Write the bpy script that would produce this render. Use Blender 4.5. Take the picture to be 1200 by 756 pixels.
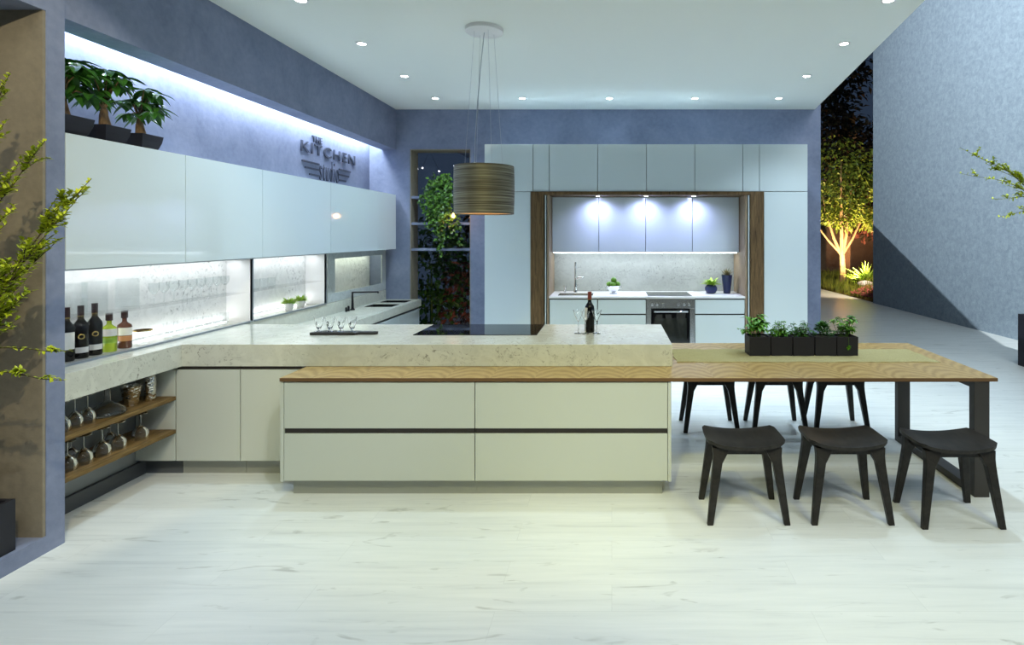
import bpy, math, random
from mathutils import Vector, Matrix
for o in list(bpy.data.objects): bpy.data.objects.remove(o, do_unlink=True)
S = bpy.context.scene
COL = S.collection
PI = math.pi
R = math.radians

# ------------------------------------------------------------------ camera
cam = bpy.data.cameras.new('camera'); co = bpy.data.objects.new('camera', cam); COL.objects.link(co)
co.location = (0, 0, 1.64); co.rotation_euler = (R(90), 0, 0)
cam.sensor_fit = 'HORIZONTAL'; cam.sensor_width = 36.0
cam.lens = 674.0/1200*36
cam.shift_x = -117/1200; cam.shift_y = -102/1200
cam.clip_start = .05; cam.clip_end = 200
S.camera = co
# ------------------------------------------------------------------ world, exposure
S.view_settings.view_transform = 'Standard'; S.view_settings.look = 'None'
S.cycles.transparent_max_bounces = 32
S.view_settings.gamma = 1; S.view_settings.use_curve_mapping = False
S.view_settings.exposure = 0.34
w = bpy.data.worlds.new('night'); S.world = w; w.use_nodes = True
w.node_tree.nodes['Background'].inputs[0].default_value = (.16, .26, .46, 1)
w.node_tree.nodes['Background'].inputs[1].default_value = .10

def area(name, loc, target, sx, sy, power, col, spread=None):
    l = bpy.data.lights.new(name, 'AREA'); l.shape = 'RECTANGLE'; l.size = sx; l.size_y = sy
    l.energy = power; l.color = col
    if spread: l.spread = R(spread)
    o = bpy.data.objects.new(name, l); COL.objects.link(o); o.location = loc
    o.rotation_euler = (Vector(target)-Vector(loc)).to_track_quat('-Z', 'Y').to_euler()
    return o
def spot(name, loc, target, power, col, angle=60, blend=.4, rad=.05):
    l = bpy.data.lights.new(name, 'SPOT'); l.energy = power; l.color = col
    l.spot_size = R(angle); l.spot_blend = blend; l.shadow_soft_size = rad
    o = bpy.data.objects.new(name, l); COL.objects.link(o); o.location = loc
    o.rotation_euler = (Vector(target)-Vector(loc)).to_track_quat('-Z', 'Y').to_euler()
    return o
COOL = (.66, .84, 1.0); NEUT = (.97, 1.0, .93); WARM = (1.0, .96, .55)
# show-hall lamps hanging above and behind the viewer
area('hall_lamp', (-.6, -1.6, 5.8), (-.3, 3.2, .3), 3.0, 1.4, 85, NEUT)
area('hall_lamp', (3.4, -.6, 5.4), (4.0, 8.0, .5), 2.2, 1.2, 70, (.86, .95, 1))
spot('hall_spot', (-.4, .2, 4.0), (-.7, 4.0, .7), 165, (1, .93, .22), 46, .6, .02)
spot('hall_spot', (1.9, .3, 4.0), (1.3, 3.9, .5), 130, (1, .93, .30), 52, .5, .02)
spot('hall_spot', (2.8, .9, 4.2), (1.7, 3.4, .0), 75, (.94, .98, .95), 50, .4, .02)
spot('hall_spot', (.3, 1.0, 4.2), (-.9, 2.1, .0), 160, (.93, 1, .97), 80, .8, .03)
spot('hall_spot', (.6, .5, 4.2), (-3.0, 3.3, 1.1), 90, (.86, .90, 1), 50, .5, .05)
spot('hall_spot', (-.9, .6, 3.6), (-3.2, 2.97, 1.6), 170, (1, .86, .55), 44, .25, .03)
# hall lamp above the kitchen canopy, shining past the added shadow slab onto the right-hand wall
spot('hall_spot', (.35, 7.76, 6.632), (6.35, 9.6, 3.2), 2300, (.86, .95, 1), 95, .5, .02)
area('hall_lamp', (4.2, 3.5, 6.2), (6.35, 7.0, 2.5), 2.2, 3.5, 130, (.86, .96, 1))

# ------------------------------------------------------------------ materials
def mat(name, base=(.8,.8,.8), rough=.5, metal=0, spec=.5, coat=0, trans=0, ior=1.45, emit=None, estr=0):
    m = bpy.data.materials.new(name); m.use_nodes = True
    b = m.node_tree.nodes['Principled BSDF']
    b.inputs['Base Color'].default_value = (*base, 1); b.inputs['Roughness'].default_value = rough
    b.inputs['Metallic'].default_value = metal; b.inputs['Specular IOR Level'].default_value = spec
    b.inputs['Coat Weight'].default_value = coat; b.inputs['Coat Roughness'].default_value = .03
    b.inputs['Transmission Weight'].default_value = trans; b.inputs['IOR'].default_value = ior
    if emit: b.inputs['Emission Color'].default_value = (*emit, 1); b.inputs['Emission Strength'].default_value = estr
    return m
class N:
    def __init__(s, m): s.m = m; s.t = m.node_tree; s.b = s.t.nodes['Principled BSDF']
    def n(s, typ, **kw):
        x = s.t.nodes.new(typ)
        for k, v in kw.items():
            if k in x.inputs.keys() if isinstance(k, str) else False: x.inputs[k].default_value = v
            else: setattr(x, k, v)
        return x
    def l(s, a, b): s.t.links.new(a, b)
    def coord(s, scale=(1,1,1), loc=(0,0,0), kind='Object'):
        tc = s.n('ShaderNodeTexCoord'); mp = s.n('ShaderNodeMapping')
        mp.inputs['Scale'].default_value = scale; mp.inputs['Location'].default_value = loc
        s.l(tc.outputs[kind], mp.inputs[0]); return mp.outputs[0]
    def noise(s, vec, scale, detail=4, rough=.55, dist=0):
        x = s.n('ShaderNodeTexNoise'); x.inputs['Scale'].default_value = scale; x.inputs['Detail'].default_value = detail
        x.inputs['Roughness'].default_value = rough; x.inputs['Distortion'].default_value = dist
        s.l(vec, x.inputs['Vector']); return x.outputs['Fac']
    def ramp(s, fac, stops):
        r = s.n('ShaderNodeValToRGB'); e = r.color_ramp.elements
        while len(e) < len(stops): e.new(.5)
        for el, (p, c) in zip(e, stops): el.position = p; el.color = (*c, 1) if len(c) == 3 else c
        s.l(fac, r.inputs[0]); return r.outputs[0]
    def mix(s, f, a, b, mode='MIX'):
        x = s.n('ShaderNodeMix'); x.data_type = 'RGBA'; x.blend_type = mode
        if hasattr(f, 'links'): s.l(f, x.inputs[0])
        else: x.inputs[0].default_value = f
        for i, v in ((6, a), (7, b)):
            if hasattr(v, 'links'): s.l(v, x.inputs[i])
            else: x.inputs[i].default_value = (*v, 1)
        return x.outputs[2]
    def math(s, op, a, b=0, c=None):
        x = s.n('ShaderNodeMath'); x.operation = op
        for i, v in enumerate((a, b) if c is None else (a, b, c)):
            if hasattr(v, 'links'): s.l(v, x.inputs[i])
            else: x.inputs[i].default_value = v
        return x.outputs[0]
    def bump(s, h, strength=.2, dist=.01):
        x = s.n('ShaderNodeBump'); x.inputs['Strength'].default_value = strength; x.inputs['Distance'].default_value = dist
        s.l(h, x.inputs['Height']); s.l(x.outputs[0], s.b.inputs['Normal'])
    def base(s, c): s.l(c, s.b.inputs['Base Color'])

def plaster(name, c1, c2, sc=2.2, bump=.25, fine=22):
    m = mat(name, c1, .75, spec=.25); n = N(m); v = n.coord()
    a = n.noise(v, sc, 6, .62, .6); b = n.noise(v, fine, 5, .6)
    f = n.math('ADD', n.math('MULTIPLY', a, .65), n.math('MULTIPLY', b, .35))
    n.base(n.ramp(f, [(.34, c1), (.66, c2)])); n.bump(b, bump, .006); return m
M = {}
M['plaster'] = plaster('blue_grey_plaster', (.165, .195, .285), (.25, .285, .40))
M['plaster_right'] = plaster('blue_grey_stucco', (.20, .255, .31), (.33, .40, .46), 13.0, .8, 90)
M['brown'] = plaster('warm_lit_plaster', (.21, .185, .14), (.33, .285, .205), 2.5)  # brown holds the warm light on the recess and niche faces
M['ceiling'] = mat('white_ceiling', (.80, .84, .80), .9, spec=.1)

# laminate floor: long pale planks lying across the room
def floor_mat():
    m = mat('pale_plank_laminate', (.8,.8,.8), .33, spec=.4); n = N(m); v = n.coord()
    br = n.n('ShaderNodeTexBrick'); br.offset = .37; br.offset_frequency = 2
    br.inputs['Scale'].default_value = 1; br.inputs['Brick Width'].default_value = 1.38; br.inputs['Row Height'].default_value = .193
    br.inputs['Mortar Size'].default_value = .0016; br.inputs['Mortar Smooth'].default_value = .3
    br.inputs['Color1'].default_value = (0,0,0,1); br.inputs['Color2'].default_value = (1,1,1,1); br.inputs['Mortar'].default_value = (.5,.5,.5,1)
    n.l(v, br.inputs['Vector'])
    sep = n.n('ShaderNodeSeparateXYZ'); n.l(v, sep.inputs[0])
    cmb = n.n('ShaderNodeCombineXYZ')
    n.l(n.math('MULTIPLY', sep.outputs[0], .9), cmb.inputs[0])
    n.l(n.math('MULTIPLY', sep.outputs[1], 13), cmb.inputs[1])
    n.l(n.math('MULTIPLY', br.outputs['Color'], 7), cmb.inputs[2])
    g = n.noise(cmb.outputs[0], 1.5, 8, .62, .5)
    v2 = n.coord((2.2, 9, 1)); k = n.noise(v2, 1.3, 3, .5, 1.5)
    col = n.ramp(g, [(.25, (.60,.62,.60)), (.42, (.73,.755,.725)), (.7, (.80,.82,.785))])
    kn = n.ramp(k, [(.27, (.60,.60,.57)), (.37, (1,1,1))])
    col = n.mix(.7, col, kn, 'MULTIPLY')
    col = n.mix(n.math('MULTIPLY', br.outputs['Color'], .05), col, (.66,.69,.70), 'MIX')
    col = n.mix(n.math('MULTIPLY', br.outputs['Fac'], .22), col, (.40,.41,.38))
    n.base(col)
    n.l(n.ramp(g, [(.3,(.40,.40,.40)), (.7,(.28,.28,.28))]), n.b.inputs['Roughness'])
    n.bump(br.outputs['Fac'], -.15, .002); return m
M['floor'] = floor_mat()

def stone(name, base=(.72,.71,.66), dark=(.22,.21,.17), vein=.5, sc=1.0, rough=.12, mid=None, vw=.035):
    m = mat(name, base, rough, spec=.5); n = N(m); v = n.coord((1,1,1))
    a = n.noise(v, 5*sc, 8, .65, 1.4); b = n.noise(v, 26*sc, 6, .7, .8); c = n.noise(v, 1.7*sc, 3, .5, .5)
    mid = mid or tuple(x*.86 for x in base)
    col = n.ramp(a, [(.32, mid), (.6, base)])
    t = n.math('ABSOLUTE', n.math('SUBTRACT', a, .5))
    vm = n.math('MULTIPLY', n.ramp(t, [(.0, (1,1,1)), (vw, (0,0,0))]), n.ramp(b, [(.50, (0,0,0)), (.66, (1,1,1))]))
    vm = n.math('MULTIPLY', vm, n.ramp(c, [(.40, (0,0,0)), (.58, (1,1,1))]))
    col = n.mix(n.math('MULTIPLY', vm, vein), col, dark)
    sp = n.ramp(n.noise(v, 75*sc, 3, .6), [(.26, (.55,.54,.48)), (.36, (1,1,1))])
    col = n.mix(.55, col, sp, 'MULTIPLY')
    n.base(col); return m
M['stone'] = stone('speckled_quartz', (.60,.61,.53), (.08,.07,.05), .95, 1.5, .16)
M['marble'] = stone('veined_white_marble', (.80,.81,.80), (.05,.05,.05), 1.0, 1.3, .25, vw=.055)
M['splash'] = stone('grey_quartz_splashback', (.40,.43,.41), (.08,.09,.08), 1, 1.8, .3, vw=.05)

def oak(name, c1, c2, c3, rough=.38, plank=.30, freq=60, axis='y', curve=7.0):
    """oak veneer with cathedral arches repeating along x, strip after strip"""
    m = mat(name, c1, rough, spec=.4); n = N(m); v = n.coord()
    sep = n.n('ShaderNodeSeparateXYZ'); n.l(v, sep.inputs[0])
    a, b = {'y': (0, 1), 'z': (0, 2), 'x': (1, 0)}[axis]
    u0 = n.math('DIVIDE', sep.outputs[a], plank)
    u = n.math('MULTIPLY', n.math('SUBTRACT', n.math('FRACT', u0), .5), plank)
    fl = n.math('FLOOR', u0)
    wob = n.noise(v, 6, 3, .5)
    val = n.math('ADD', n.math('ADD', n.math('MULTIPLY', sep.outputs[b], 1.0), n.math('MULTIPLY', n.math('MULTIPLY', u, u), curve)),
                 n.math('ADD', n.math('MULTIPLY', wob, .16), n.math('MULTIPLY', fl, .37)))
    s = n.math('SINE', n.math('MULTIPLY', val, freq*2))
    s = n.math('ADD', n.math('MULTIPLY', s, .5), .5)
    fine = n.noise(n.coord((14,14,14) if axis != 'z' else (60,60,5)), 3, 5, .6)
    f = n.math('ADD', n.math('MULTIPLY', s, .42), n.math('MULTIPLY', fine, .58))
    n.base(n.ramp(f, [(.15, c1), (.5, c2), (.85, c3)])); n.bump(f, .12, .002); return m
M['oak_top'] = oak('honey_oak_veneer', (.25,.155,.055), (.37,.25,.095), (.46,.33,.14), .35, .28, 30, 'y')
M['oak_edge'] = mat('dark_oak_edge', (.14,.075,.028), .5)
def grain(name, c1, c2, sc, rough=.5):
    m = mat(name, c1, rough, spec=.35); n = N(m); f = n.noise(n.coord(sc), 3, 7, .68, .8)
    n.base(n.ramp(f, [(.32, c1), (.52, tuple((a+b)/2 for a, b in zip(c1, c2))), (.7, c2)])); n.bump(f, .15, .003); return m
M['oak_dark'] = grain('smoked_oak', (.055,.030,.012), (.20,.125,.055), (14,14,1.2))
M['oak_inner'] = grain('oak_lining', (.22,.16,.10), (.36,.28,.19), (14,14,1.0))
M['oak_shelf'] = grain('rustic_oak_board', (.06,.034,.010), (.30,.19,.065), (16,1.3,16))
M['stool'] = grain('dark_stained_ash', (.010,.009,.0075), (.034,.029,.024), (6,1.5,6), .42)
M['lacquer'] = mat('pale_glossy_lacquer', (.62,.70,.72), .07, spec=.5, coat=.5)
M['satin'] = mat('pale_satin_lacquer', (.55,.58,.52), .33, spec=.4)
M['carcass'] = mat('grey_carcass', (.34,.37,.38), .5)
M['groove'] = mat('dark_bronze_profile', (.035,.03,.026), .4, metal=.3)
M['plinth'] = mat('brushed_plinth', (.36,.37,.33), .4, metal=.4)
M['plinth_dark'] = mat('dark_plinth', (.09,.10,.11), .4)
M['steel'] = mat('stainless_steel', (.55,.55,.55), .25, metal=1)
M['chrome'] = mat('chrome', (.8,.82,.85), .08, metal=1)
M['track'] = mat('aluminium_track', (.30,.34,.38), .4, metal=.7)
M['black_metal'] = mat('black_metal', (.02,.02,.022), .35, metal=.6)
M['table_metal'] = mat('dark_grey_steel', (.06,.055,.05), .45, metal=.4)
M['black_glass'] = mat('black_ceramic_glass', (.006,.006,.007), .03, spec=.6)
M['black_wood'] = mat('black_board', (.02,.018,.016), .4)
M['pot'] = mat('charcoal_pot', (.011,.011,.017), .5)
M['pot_blue'] = mat('navy_glazed_pot', (.02,.03,.10), .25)
M['pot_white'] = mat('white_pot', (.75,.75,.75), .3)
M['soil'] = mat('soil', (.03,.02,.012), .95)
M['white_metal'] = mat('white_metal', (.8,.8,.8), .4)
M['cable'] = mat('silver_cable', (.5,.52,.55), .3, metal=.8)
M['led'] = mat('led_strip', (1,1,1), .5, emit=(.86,.93,1), estr=6)
M['led_dim'] = mat('bay_led', (1,1,1), .5, emit=(.92,.96,1), estr=1.6)
M['lens'] = mat('lamp_lens', (1,1,1), .5, emit=(.9,.95,1), estr=40)
M['bulb_warm'] = mat('warm_bulb', (1,.6,.3), .5, emit=(1,.42,.14), estr=9)
M['fairy'] = mat('fairy_bulb', (1,1,1), .5, emit=(.9,.92,1), estr=8)
M['glass'] = mat('clear_glass', (1,1,1), .0, trans=1, ior=1.45)
M['label'] = mat('paper_label', (.78,.78,.74), .6)
M['label_tan'] = mat('tan_label', (.55,.25,.10), .6)
M['foil'] = mat('dark_foil', (.03,.012,.012), .35)
M['foil_red'] = mat('red_foil', (.16,.035,.025), .35)
M['gold'] = mat('gold', (.75,.52,.16), .25, metal=1)
M['dark_bottle'] = mat('dark_bottle_glass', (.004,.004,.005), .08, spec=.3)
M['green_bottle'] = mat('green_bottle_glass', (.42,.58,.03), .05, spec=.7, trans=.35)
M['amber_bottle'] = mat('amber_bottle_glass', (.10,.028,.012), .05, spec=.7)
M['sign'] = mat('slate_lettering', (.035,.045,.075), .5)
M['ink'] = mat('black_ink', (.01,.01,.01), .6)
def pane(name, tint=(1,1,1), ior=1.3):
    m = bpy.data.materials.new(name); m.use_nodes = True; t = m.node_tree; t.nodes.clear()
    o = t.nodes.new('ShaderNodeOutputMaterial'); mx = t.nodes.new('ShaderNodeMixShader'); tr = t.nodes.new('ShaderNodeBsdfTransparent')
    gs = t.nodes.new('ShaderNodeBsdfGlossy'); fr = t.nodes.new('ShaderNodeFresnel')
    tr.inputs[0].default_value = (*tint, 1); gs.inputs['Roughness'].default_value = .01; g_eo = t.nodes.new('ShaderNodeNewGeometry'); mr = t.nodes.new('ShaderNodeMapRange'); mr.inputs[3].default_value = ior; mr.inputs[4].default_value = 1/ior
    t.links.new(g_eo.outputs['Backfacing'], mr.inputs[0]); t.links.new(mr.outputs[0], fr.inputs[0])
    t.links.new(fr.outputs[0], mx.inputs[0]); t.links.new(tr.outputs[0], mx.inputs[1]); t.links.new(gs.outputs[0], mx.inputs[2]); t.links.new(mx.outputs[0], o.inputs[0])
    return m
M['pane'] = pane('window_glass', (1,1,1), 1.12); M['ware'] = pane('thin_glassware', (.96,.97,.97))
def frosted():
    m = mat('frosted_marble_glass', (.62,.66,.64), .35, spec=.5); return m
M['frost'] = stone('frosted_stone_glass', (.50,.54,.53), (.12,.13,.12), .9, 1.6, .15, vw=.05)
def leafm(name, c1, c2, rough=.42, trans=.12, sc=9):
    m = mat(name, c1, rough, spec=.4); n = N(m); f = n.noise(n.coord(), sc, 2, .5)
    n.base(n.ramp(f, [(.35, c1), (.65, c2)])); n.b.inputs['Subsurface Weight'].default_value = 0
    return m
M['leaf_money'] = leafm('money_tree_leaf', (.012,.06,.012), (.06,.20,.02), .35)
M['leaf_twig'] = leafm('yellow_green_leaf', (.28,.36,.012), (.55,.62,.03), .45)
M['leaf_ivy'] = leafm('ivy_leaf', (.008,.035,.006), (.10,.24,.025), .35, sc=22)
M['leaf_basil'] = leafm('basil_leaf', (.05,.19,.02), (.16,.36,.05), .4, sc=20)
M['leaf_herb'] = leafm('herb_leaf', (.02,.085,.012), (.06,.18,.025), .45, sc=25)
M['leaf_parsley'] = leafm('parsley_leaf', (.04,.16,.012), (.13,.33,.02), .45, sc=25)
M['leaf_bright'] = leafm('bright_leaf', (.22,.42,.03), (.45,.62,.10), .4, sc=20)
M['leaf_agave'] = leafm('succulent_leaf', (.10,.13,.06), (.30,.24,.12), .45, sc=20)
M['leaf_tree'] = leafm('tree_leaf', (.09,.14,.015), (.30,.34,.04), .45, sc=3)
M['leaf_darktree'] = leafm('dark_tree_leaf', (.012,.02,.008), (.07,.045,.02), .6, sc=2)
M['leaf_red'] = leafm('russet_leaf', (.05,.02,.012), (.16,.05,.03), .6, sc=5)
M['grass'] = leafm('grass_blade', (.12,.16,.02), (.34,.36,.05), .5, sc=4)
M['bark'] = grain('bark', (.10,.06,.03), (.26,.17,.09), (20,20,4), .8)
M['bark_pale'] = grain('pale_bark', (.30,.17,.08), (.52,.33,.17), (9,9,2), .8)
M['twig'] = mat('twig', (.06,.045,.02), .8)
M['stem'] = mat('green_stem', (.06,.12,.02), .6)
M['fruit'] = mat('green_fruit_skin', (.10,.25,.015), .4)
def burlap():
    m = mat('olive_linen', (.34,.31,.16), .9, spec=.1); n = N(m)
    w1 = n.noise(n.coord((1,1,1)), 160, 2, .5); w2 = n.noise(n.coord((1,30,1)), 5, 3, .5)
    f = n.math('ADD', n.math('MULTIPLY', w1, .6), n.math('MULTIPLY', w2, .4))
    n.base(n.ramp(f, [(.3, (.23,.20,.095)), (.7, (.42,.38,.20))])); n.bump(f, .5, .002); return m
M['linen'] = burlap()
def shade_mat():
    m = mat('bronze_wire_wrap', (.15,.13,.10), .5, metal=.6); n = N(m)
    f = n.noise(n.coord((1.2,1.2,150)), 1.6, 3, .6)
    n.base(n.ramp(f, [(.35, (.06,.05,.035)), (.5, (.15,.135,.095)), (.66, (.34,.32,.24))])); n.bump(f, .5, .004); return m
M['shade'] = shade_mat()
M['shade_in'] = mat('gold_lining', (.6,.42,.22), .4, metal=.3)
M['mulch'] = plaster('red_brick_chips', (.20,.05,.03), (.48,.16,.12), 9, .8, 40)
M['earth'] = plaster('garden_earth', (.06,.045,.015), (.16,.12,.03), 6, .8, 30)
M['house'] = plaster('far_house_wall', (.12,.09,.06), (.2,.15,.1), 1.5)
M['rock'] = plaster('white_rock', (.55,.5,.5), (.8,.75,.75), 8, .6)

# ------------------------------------------------------------------ mesh helpers
class MB:
    def __init__(s): s.v = []; s.f = []
    def add(s, vs, fs):
        k = len(s.v); s.v += [tuple(p) for p in vs]; s.f += [tuple(i+k for i in f) for f in fs]; return s
    def box(s, x0, x1, y0, y1, z0, z1):
        x0, x1 = min(x0,x1), max(x0,x1); y0, y1 = min(y0,y1), max(y0,y1); z0, z1 = min(z0,z1), max(z0,z1)
        vs = [(x,y,z) for z in (z0,z1) for y in (y0,y1) for x in (x0,x1)]
        return s.add(vs, [(0,2,3,1),(4,5,7,6),(0,1,5,4),(2,6,7,3),(0,4,6,2),(1,3,7,5)])
    def prism(s, poly, z0, z1):
        n = len(poly); vs = [(x,y,z0) for x,y in poly]+[(x,y,z1) for x,y in poly]
        return s.add(vs, [tuple(range(n-1,-1,-1)), tuple(range(n,2*n))]+[(i,(i+1)%n,(i+1)%n+n,i+n) for i in range(n)])
    def loft(s, secs, cap=True):
        """secs: list of equal-length rings of points"""
        n = len(secs[0]); vs = [p for r in secs for p in r]; fs = []
        for k in range(len(secs)-1):
            for i in range(n): fs.append((k*n+i, k*n+(i+1)%n, (k+1)*n+(i+1)%n, (k+1)*n+i))
        if cap: fs += [tuple(range(n-1,-1,-1)), tuple(range((len(secs)-1)*n, len(secs)*n))]
        return s.add(vs, fs)
    def lathe(s, prof, c=(0,0,0), seg=24, sx=1, sy=1, a0=0, a1=2*PI, cap=True):
        full = abs(a1-a0-2*PI) < 1e-6; cnt = seg if full else seg+1
        vs = []; fs = []
        for (r, z) in prof:
            for i in range(cnt):
                a = a0+(a1-a0)*i/seg; vs.append((c[0]+r*sx*math.cos(a), c[1]+r*sy*math.sin(a), c[2]+z))
        for k in range(len(prof)-1):
            for i in range(seg):
                j = (i+1) % cnt if full else i+1
                fs.append((k*cnt+i, k*cnt+j, (k+1)*cnt+j, (k+1)*cnt+i))
        if full and cap:
            if prof[0][0] > 1e-5: fs.append(tuple(range(cnt-1,-1,-1)))
            if prof[-1][0] > 1e-5: fs.append(tuple((len(prof)-1)*cnt+i for i in range(cnt)))
        return s.add(vs, fs)
    def tube(s, pts, rad, seg=8, cap=True):
        pts = [Vector(p) for p in pts]; n = len(pts)
        rs = rad if isinstance(rad, (list, tuple)) else [rad]*n
        t = (pts[1]-pts[0]).normalized(); up = Vector((0,0,1)) if abs(t.z) < .9 else Vector((1,0,0))
        nn = t.cross(up).normalized(); rings = []
        for i, p in enumerate(pts):
            if i == 0: t = pts[1]-pts[0]
            elif i == n-1: t = pts[-1]-pts[-2]
            else: t = (pts[i]-pts[i-1]).normalized()+(pts[i+1]-pts[i]).normalized()
            if t.length < 1e-9: t = Vector((0,0,1))
            t.normalize(); nn = (nn-t*nn.dot(t))
            if nn.length < 1e-6: nn = t.orthogonal()
            nn.normalize(); b = t.cross(nn)
            rings.append([p+(nn*math.cos(2*PI*k/seg)+b*math.sin(2*PI*k/seg))*rs[i] for k in range(seg)])
        return s.loft(rings, cap)
    def leaf(s, p, d, L, W, up=None, bend=.2, seg=3, shape=.5):
        p = Vector(p); d = Vector(d).normalized(); up = Vector(up or (0,0,1))
        side = d.cross(up)
        if side.length < 1e-3: side = d.orthogonal()
        side.normalize(); nrm = side.cross(d).normalized(); vs = []; fs = []
        for i in range(seg+1):
            t = i/seg; c = p+d*(L*t)-nrm*(bend*L*t*t)
            wd = W*.5*math.sin(PI*min(1, max(0, t**(.5+shape*.6))))+.0004
            vs += [c-side*wd+nrm*wd*.35, c, c+side*wd+nrm*wd*.35]
        for i in range(seg):
            k = i*3; fs += [(k,k+1,k+4,k+3),(k+1,k+2,k+5,k+4)]
        return s.add(vs, fs)
    def build(s, name, m, parent=None, loc=(0,0,0), smooth=False, bevel=0, angle=40):
        """points are world coordinates; they are stored relative to the parent chain"""
        off = Vector(loc); p = parent
        if parent:
            off = Vector((0,0,0))
            while p: off += p.location; p = p.parent
        me = bpy.data.meshes.new(name)
        me.from_pydata([(x-off.x, y-off.y, z-off.z) for x, y, z in s.v], [], s.f); me.update()
        me.materials.append(M[m] if isinstance(m, str) else m)
        o = bpy.data.objects.new(name, me); COL.objects.link(o)
        if parent: o.parent = parent
        else: o.location = off
        if smooth:
            me.polygons.foreach_set('use_smooth', [True]*len(me.polygons))
            if angle < 180: me.set_sharp_from_angle(angle=R(angle))
        if bevel:
            b = o.modifiers.new('bevel', 'BEVEL'); b.width = bevel; b.segments = 2; b.limit_method = 'ANGLE'; b.angle_limit = R(40)
        return o
def B(*a): return MB().box(*a)
def tag(o, label, cat, group=None):
    o['label'] = label; o['category'] = cat
    if group: o['group'] = group
    return o
def thing(name, label, cat, loc, group=None):
    o = bpy.data.objects.new(name, None); COL.objects.link(o); o.location = loc; o.empty_display_size = .1
    return tag(o, label, cat, group)
def struct(name, mb, m, **k):
    o = mb.build(name, m, **k); o['kind'] = 'structure'; return o
def dup(root, loc, label=None, rz=0, scale=None):
    r = root.copy(); COL.objects.link(r); r.location = loc; r.rotation_euler = (0,0,rz)
    if scale: r.scale = scale
    if label: r['label'] = label
    for ch in list(root.children):
        c = ch.copy(); COL.objects.link(c); c.parent = r
        for g in list(ch.children):
            d = g.copy(); COL.objects.link(d); d.parent = c
    return r
rnd = random.Random(7)
U = rnd.uniform

# ------------------------------------------------------------------ setting
BW = 7.85          # front of the back wall
WL = -3.31         # plane of the left wall above and behind the units
struct('floor', B(-4.4, 6.42, -3.0, 24, -.12, 0), 'floor')
cm = MB().prism([(-3.5, 2.4), (2.05, 2.4), (2.77, BW), (2.77, BW+.02), (-3.5, BW+.02)], 3.36, 3.52)
struct('ceiling', cm, 'ceiling')
struct('shadow_slab', MB().prism([(-3.5, 2.6), (0.656, 2.6), (4.877, 14.0), (-3.5, 14.0)], 3.525, 3.80), 'plaster')   # unseen slab added to cast the diagonal shadow on the right-hand wall
# left wall: fascia with the tall recess, pier, display wall and bulkhead
lw = MB()
lw.box(-3.95, -2.92, 2.97, 3.07, 0, 3.9)              # pier
lw.box(-3.95, -2.92, -1.4, 2.97, 2.80, 3.9)           # header over the recess
lw.box(-3.95, -2.92, -1.4, 2.97, 0, .088)             # kerb under the recess
lw.box(-3.95, -2.92, -1.8, -1.4, 0, 3.9)
lw.box(-4.10, -3.95, -1.8, 3.07, 0, 3.9)
lw.box(-3.55, WL, 3.07, BW+.3, 0, 3.36)
struct('wall_left', lw, 'plaster')
struct('trim_1', MB().box(-3.14, -2.945, 3.07, BW, 2.81, 3.36).box(WL, -3.14, 3.07, BW, 3.02, 3.36), 'plaster')    # bulkhead
struct('trim_2', MB().box(-3.95, -2.925, 2.955, 2.97, .088, 2.80).box(-3.95,-3.935,-1.4,2.955,.088,2.80), 'brown')   # recess faces, warm light put into their brown
struct('trim_3', B(WL, -3.24, 3.07, 3.92, 0, .745), 'carcass')                          # panel behind the bar shelves
struct('trim_4', B(-3.24, -3.215, 3.07, 3.97, 0, .09), 'plinth_dark')
# back wall with the tall niche
bw = MB()
bw.box(-3.31, -2.756, BW, BW+.29, 0, 3.6)
bw.box(-2.756, -1.93, BW, BW+.29, 2.82, 3.6)
bw.box(-2.756, -1.93, BW, BW+.29, 0, .12)
bw.box(-1.93, 2.85, BW, BW+.29, 0, 3.6)
struct('wall_back', bw, 'plaster')
struct('trim_5', MB().box(-2.756, -2.744, BW+.01, BW+.29, .12, 2.82).box(-1.942, -1.93, BW+.01, BW+.29, .12, 2.82).box(-2.744,-1.942,BW+.01,BW+.29,2.808,2.82), 'brown')  # niche reveal, its warm glow put into the plaster colour
struct('window_1', B(-2.744, -1.942, BW+.27, BW+.276, .12, 2.808), 'pane')
struct('wall_right', B(6.35, 6.60, -1.5, 13.98, 0, 7.5), 'plaster_right')
# shelves in the niche
for z, lab in ((2.175, 'topmost'), (1.815, 'middle'), (1.46, 'lowest')):
    o = B(-2.744, -1.942, BW+.02, BW+.255, z-.03, z+.005).build('niche_shelf', 'plaster', loc=(-2.34, BW+.14, z-.03), bevel=.002)
    tag(o, lab+' thin grey shelf across the tall wall niche with the hanging plant', 'shelf', 'shelves in the tall niche')

# garden beyond the end of the right-hand wall
gb = MB(); nx, ny = 22, 26
for j in range(ny+1):
    for i in range(nx+1):
        x = 6.42+i*.45; y = 13.98+j*.5
        z = -.02+.26*min(1, i/2.2)+.09*math.sin(x*2.1+1)*math.sin(y*1.3) if i else -.1
        gb.v.append((x, y, z))
for j in range(ny):
    for i in range(nx):
        k = j*(nx+1)+i; gb.f.append((k, k+1, k+nx+2, k+nx+1))
go = gb.build('garden_ground', 'earth', loc=(8, 16, 0), smooth=True); go['kind'] = 'structure'
mu = MB()
for k in range(420):
    x = U(6.43, 6.95); y = U(14.0, 15.6); z = .10+.35*(x-6.43)
    r = U(.02, .05); mu.lathe([(0,-r*.5),(r,0),(0,r*.6)], (x,y,z), 5)
mo = mu.build('brick_chips', 'mulch', loc=(6.65, 14.8, .1)); mo['kind'] = 'stuff'; tag(mo, 'red brick chips covering the ground where the right-hand wall ends', 'mulch')
gr = MB()
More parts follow.
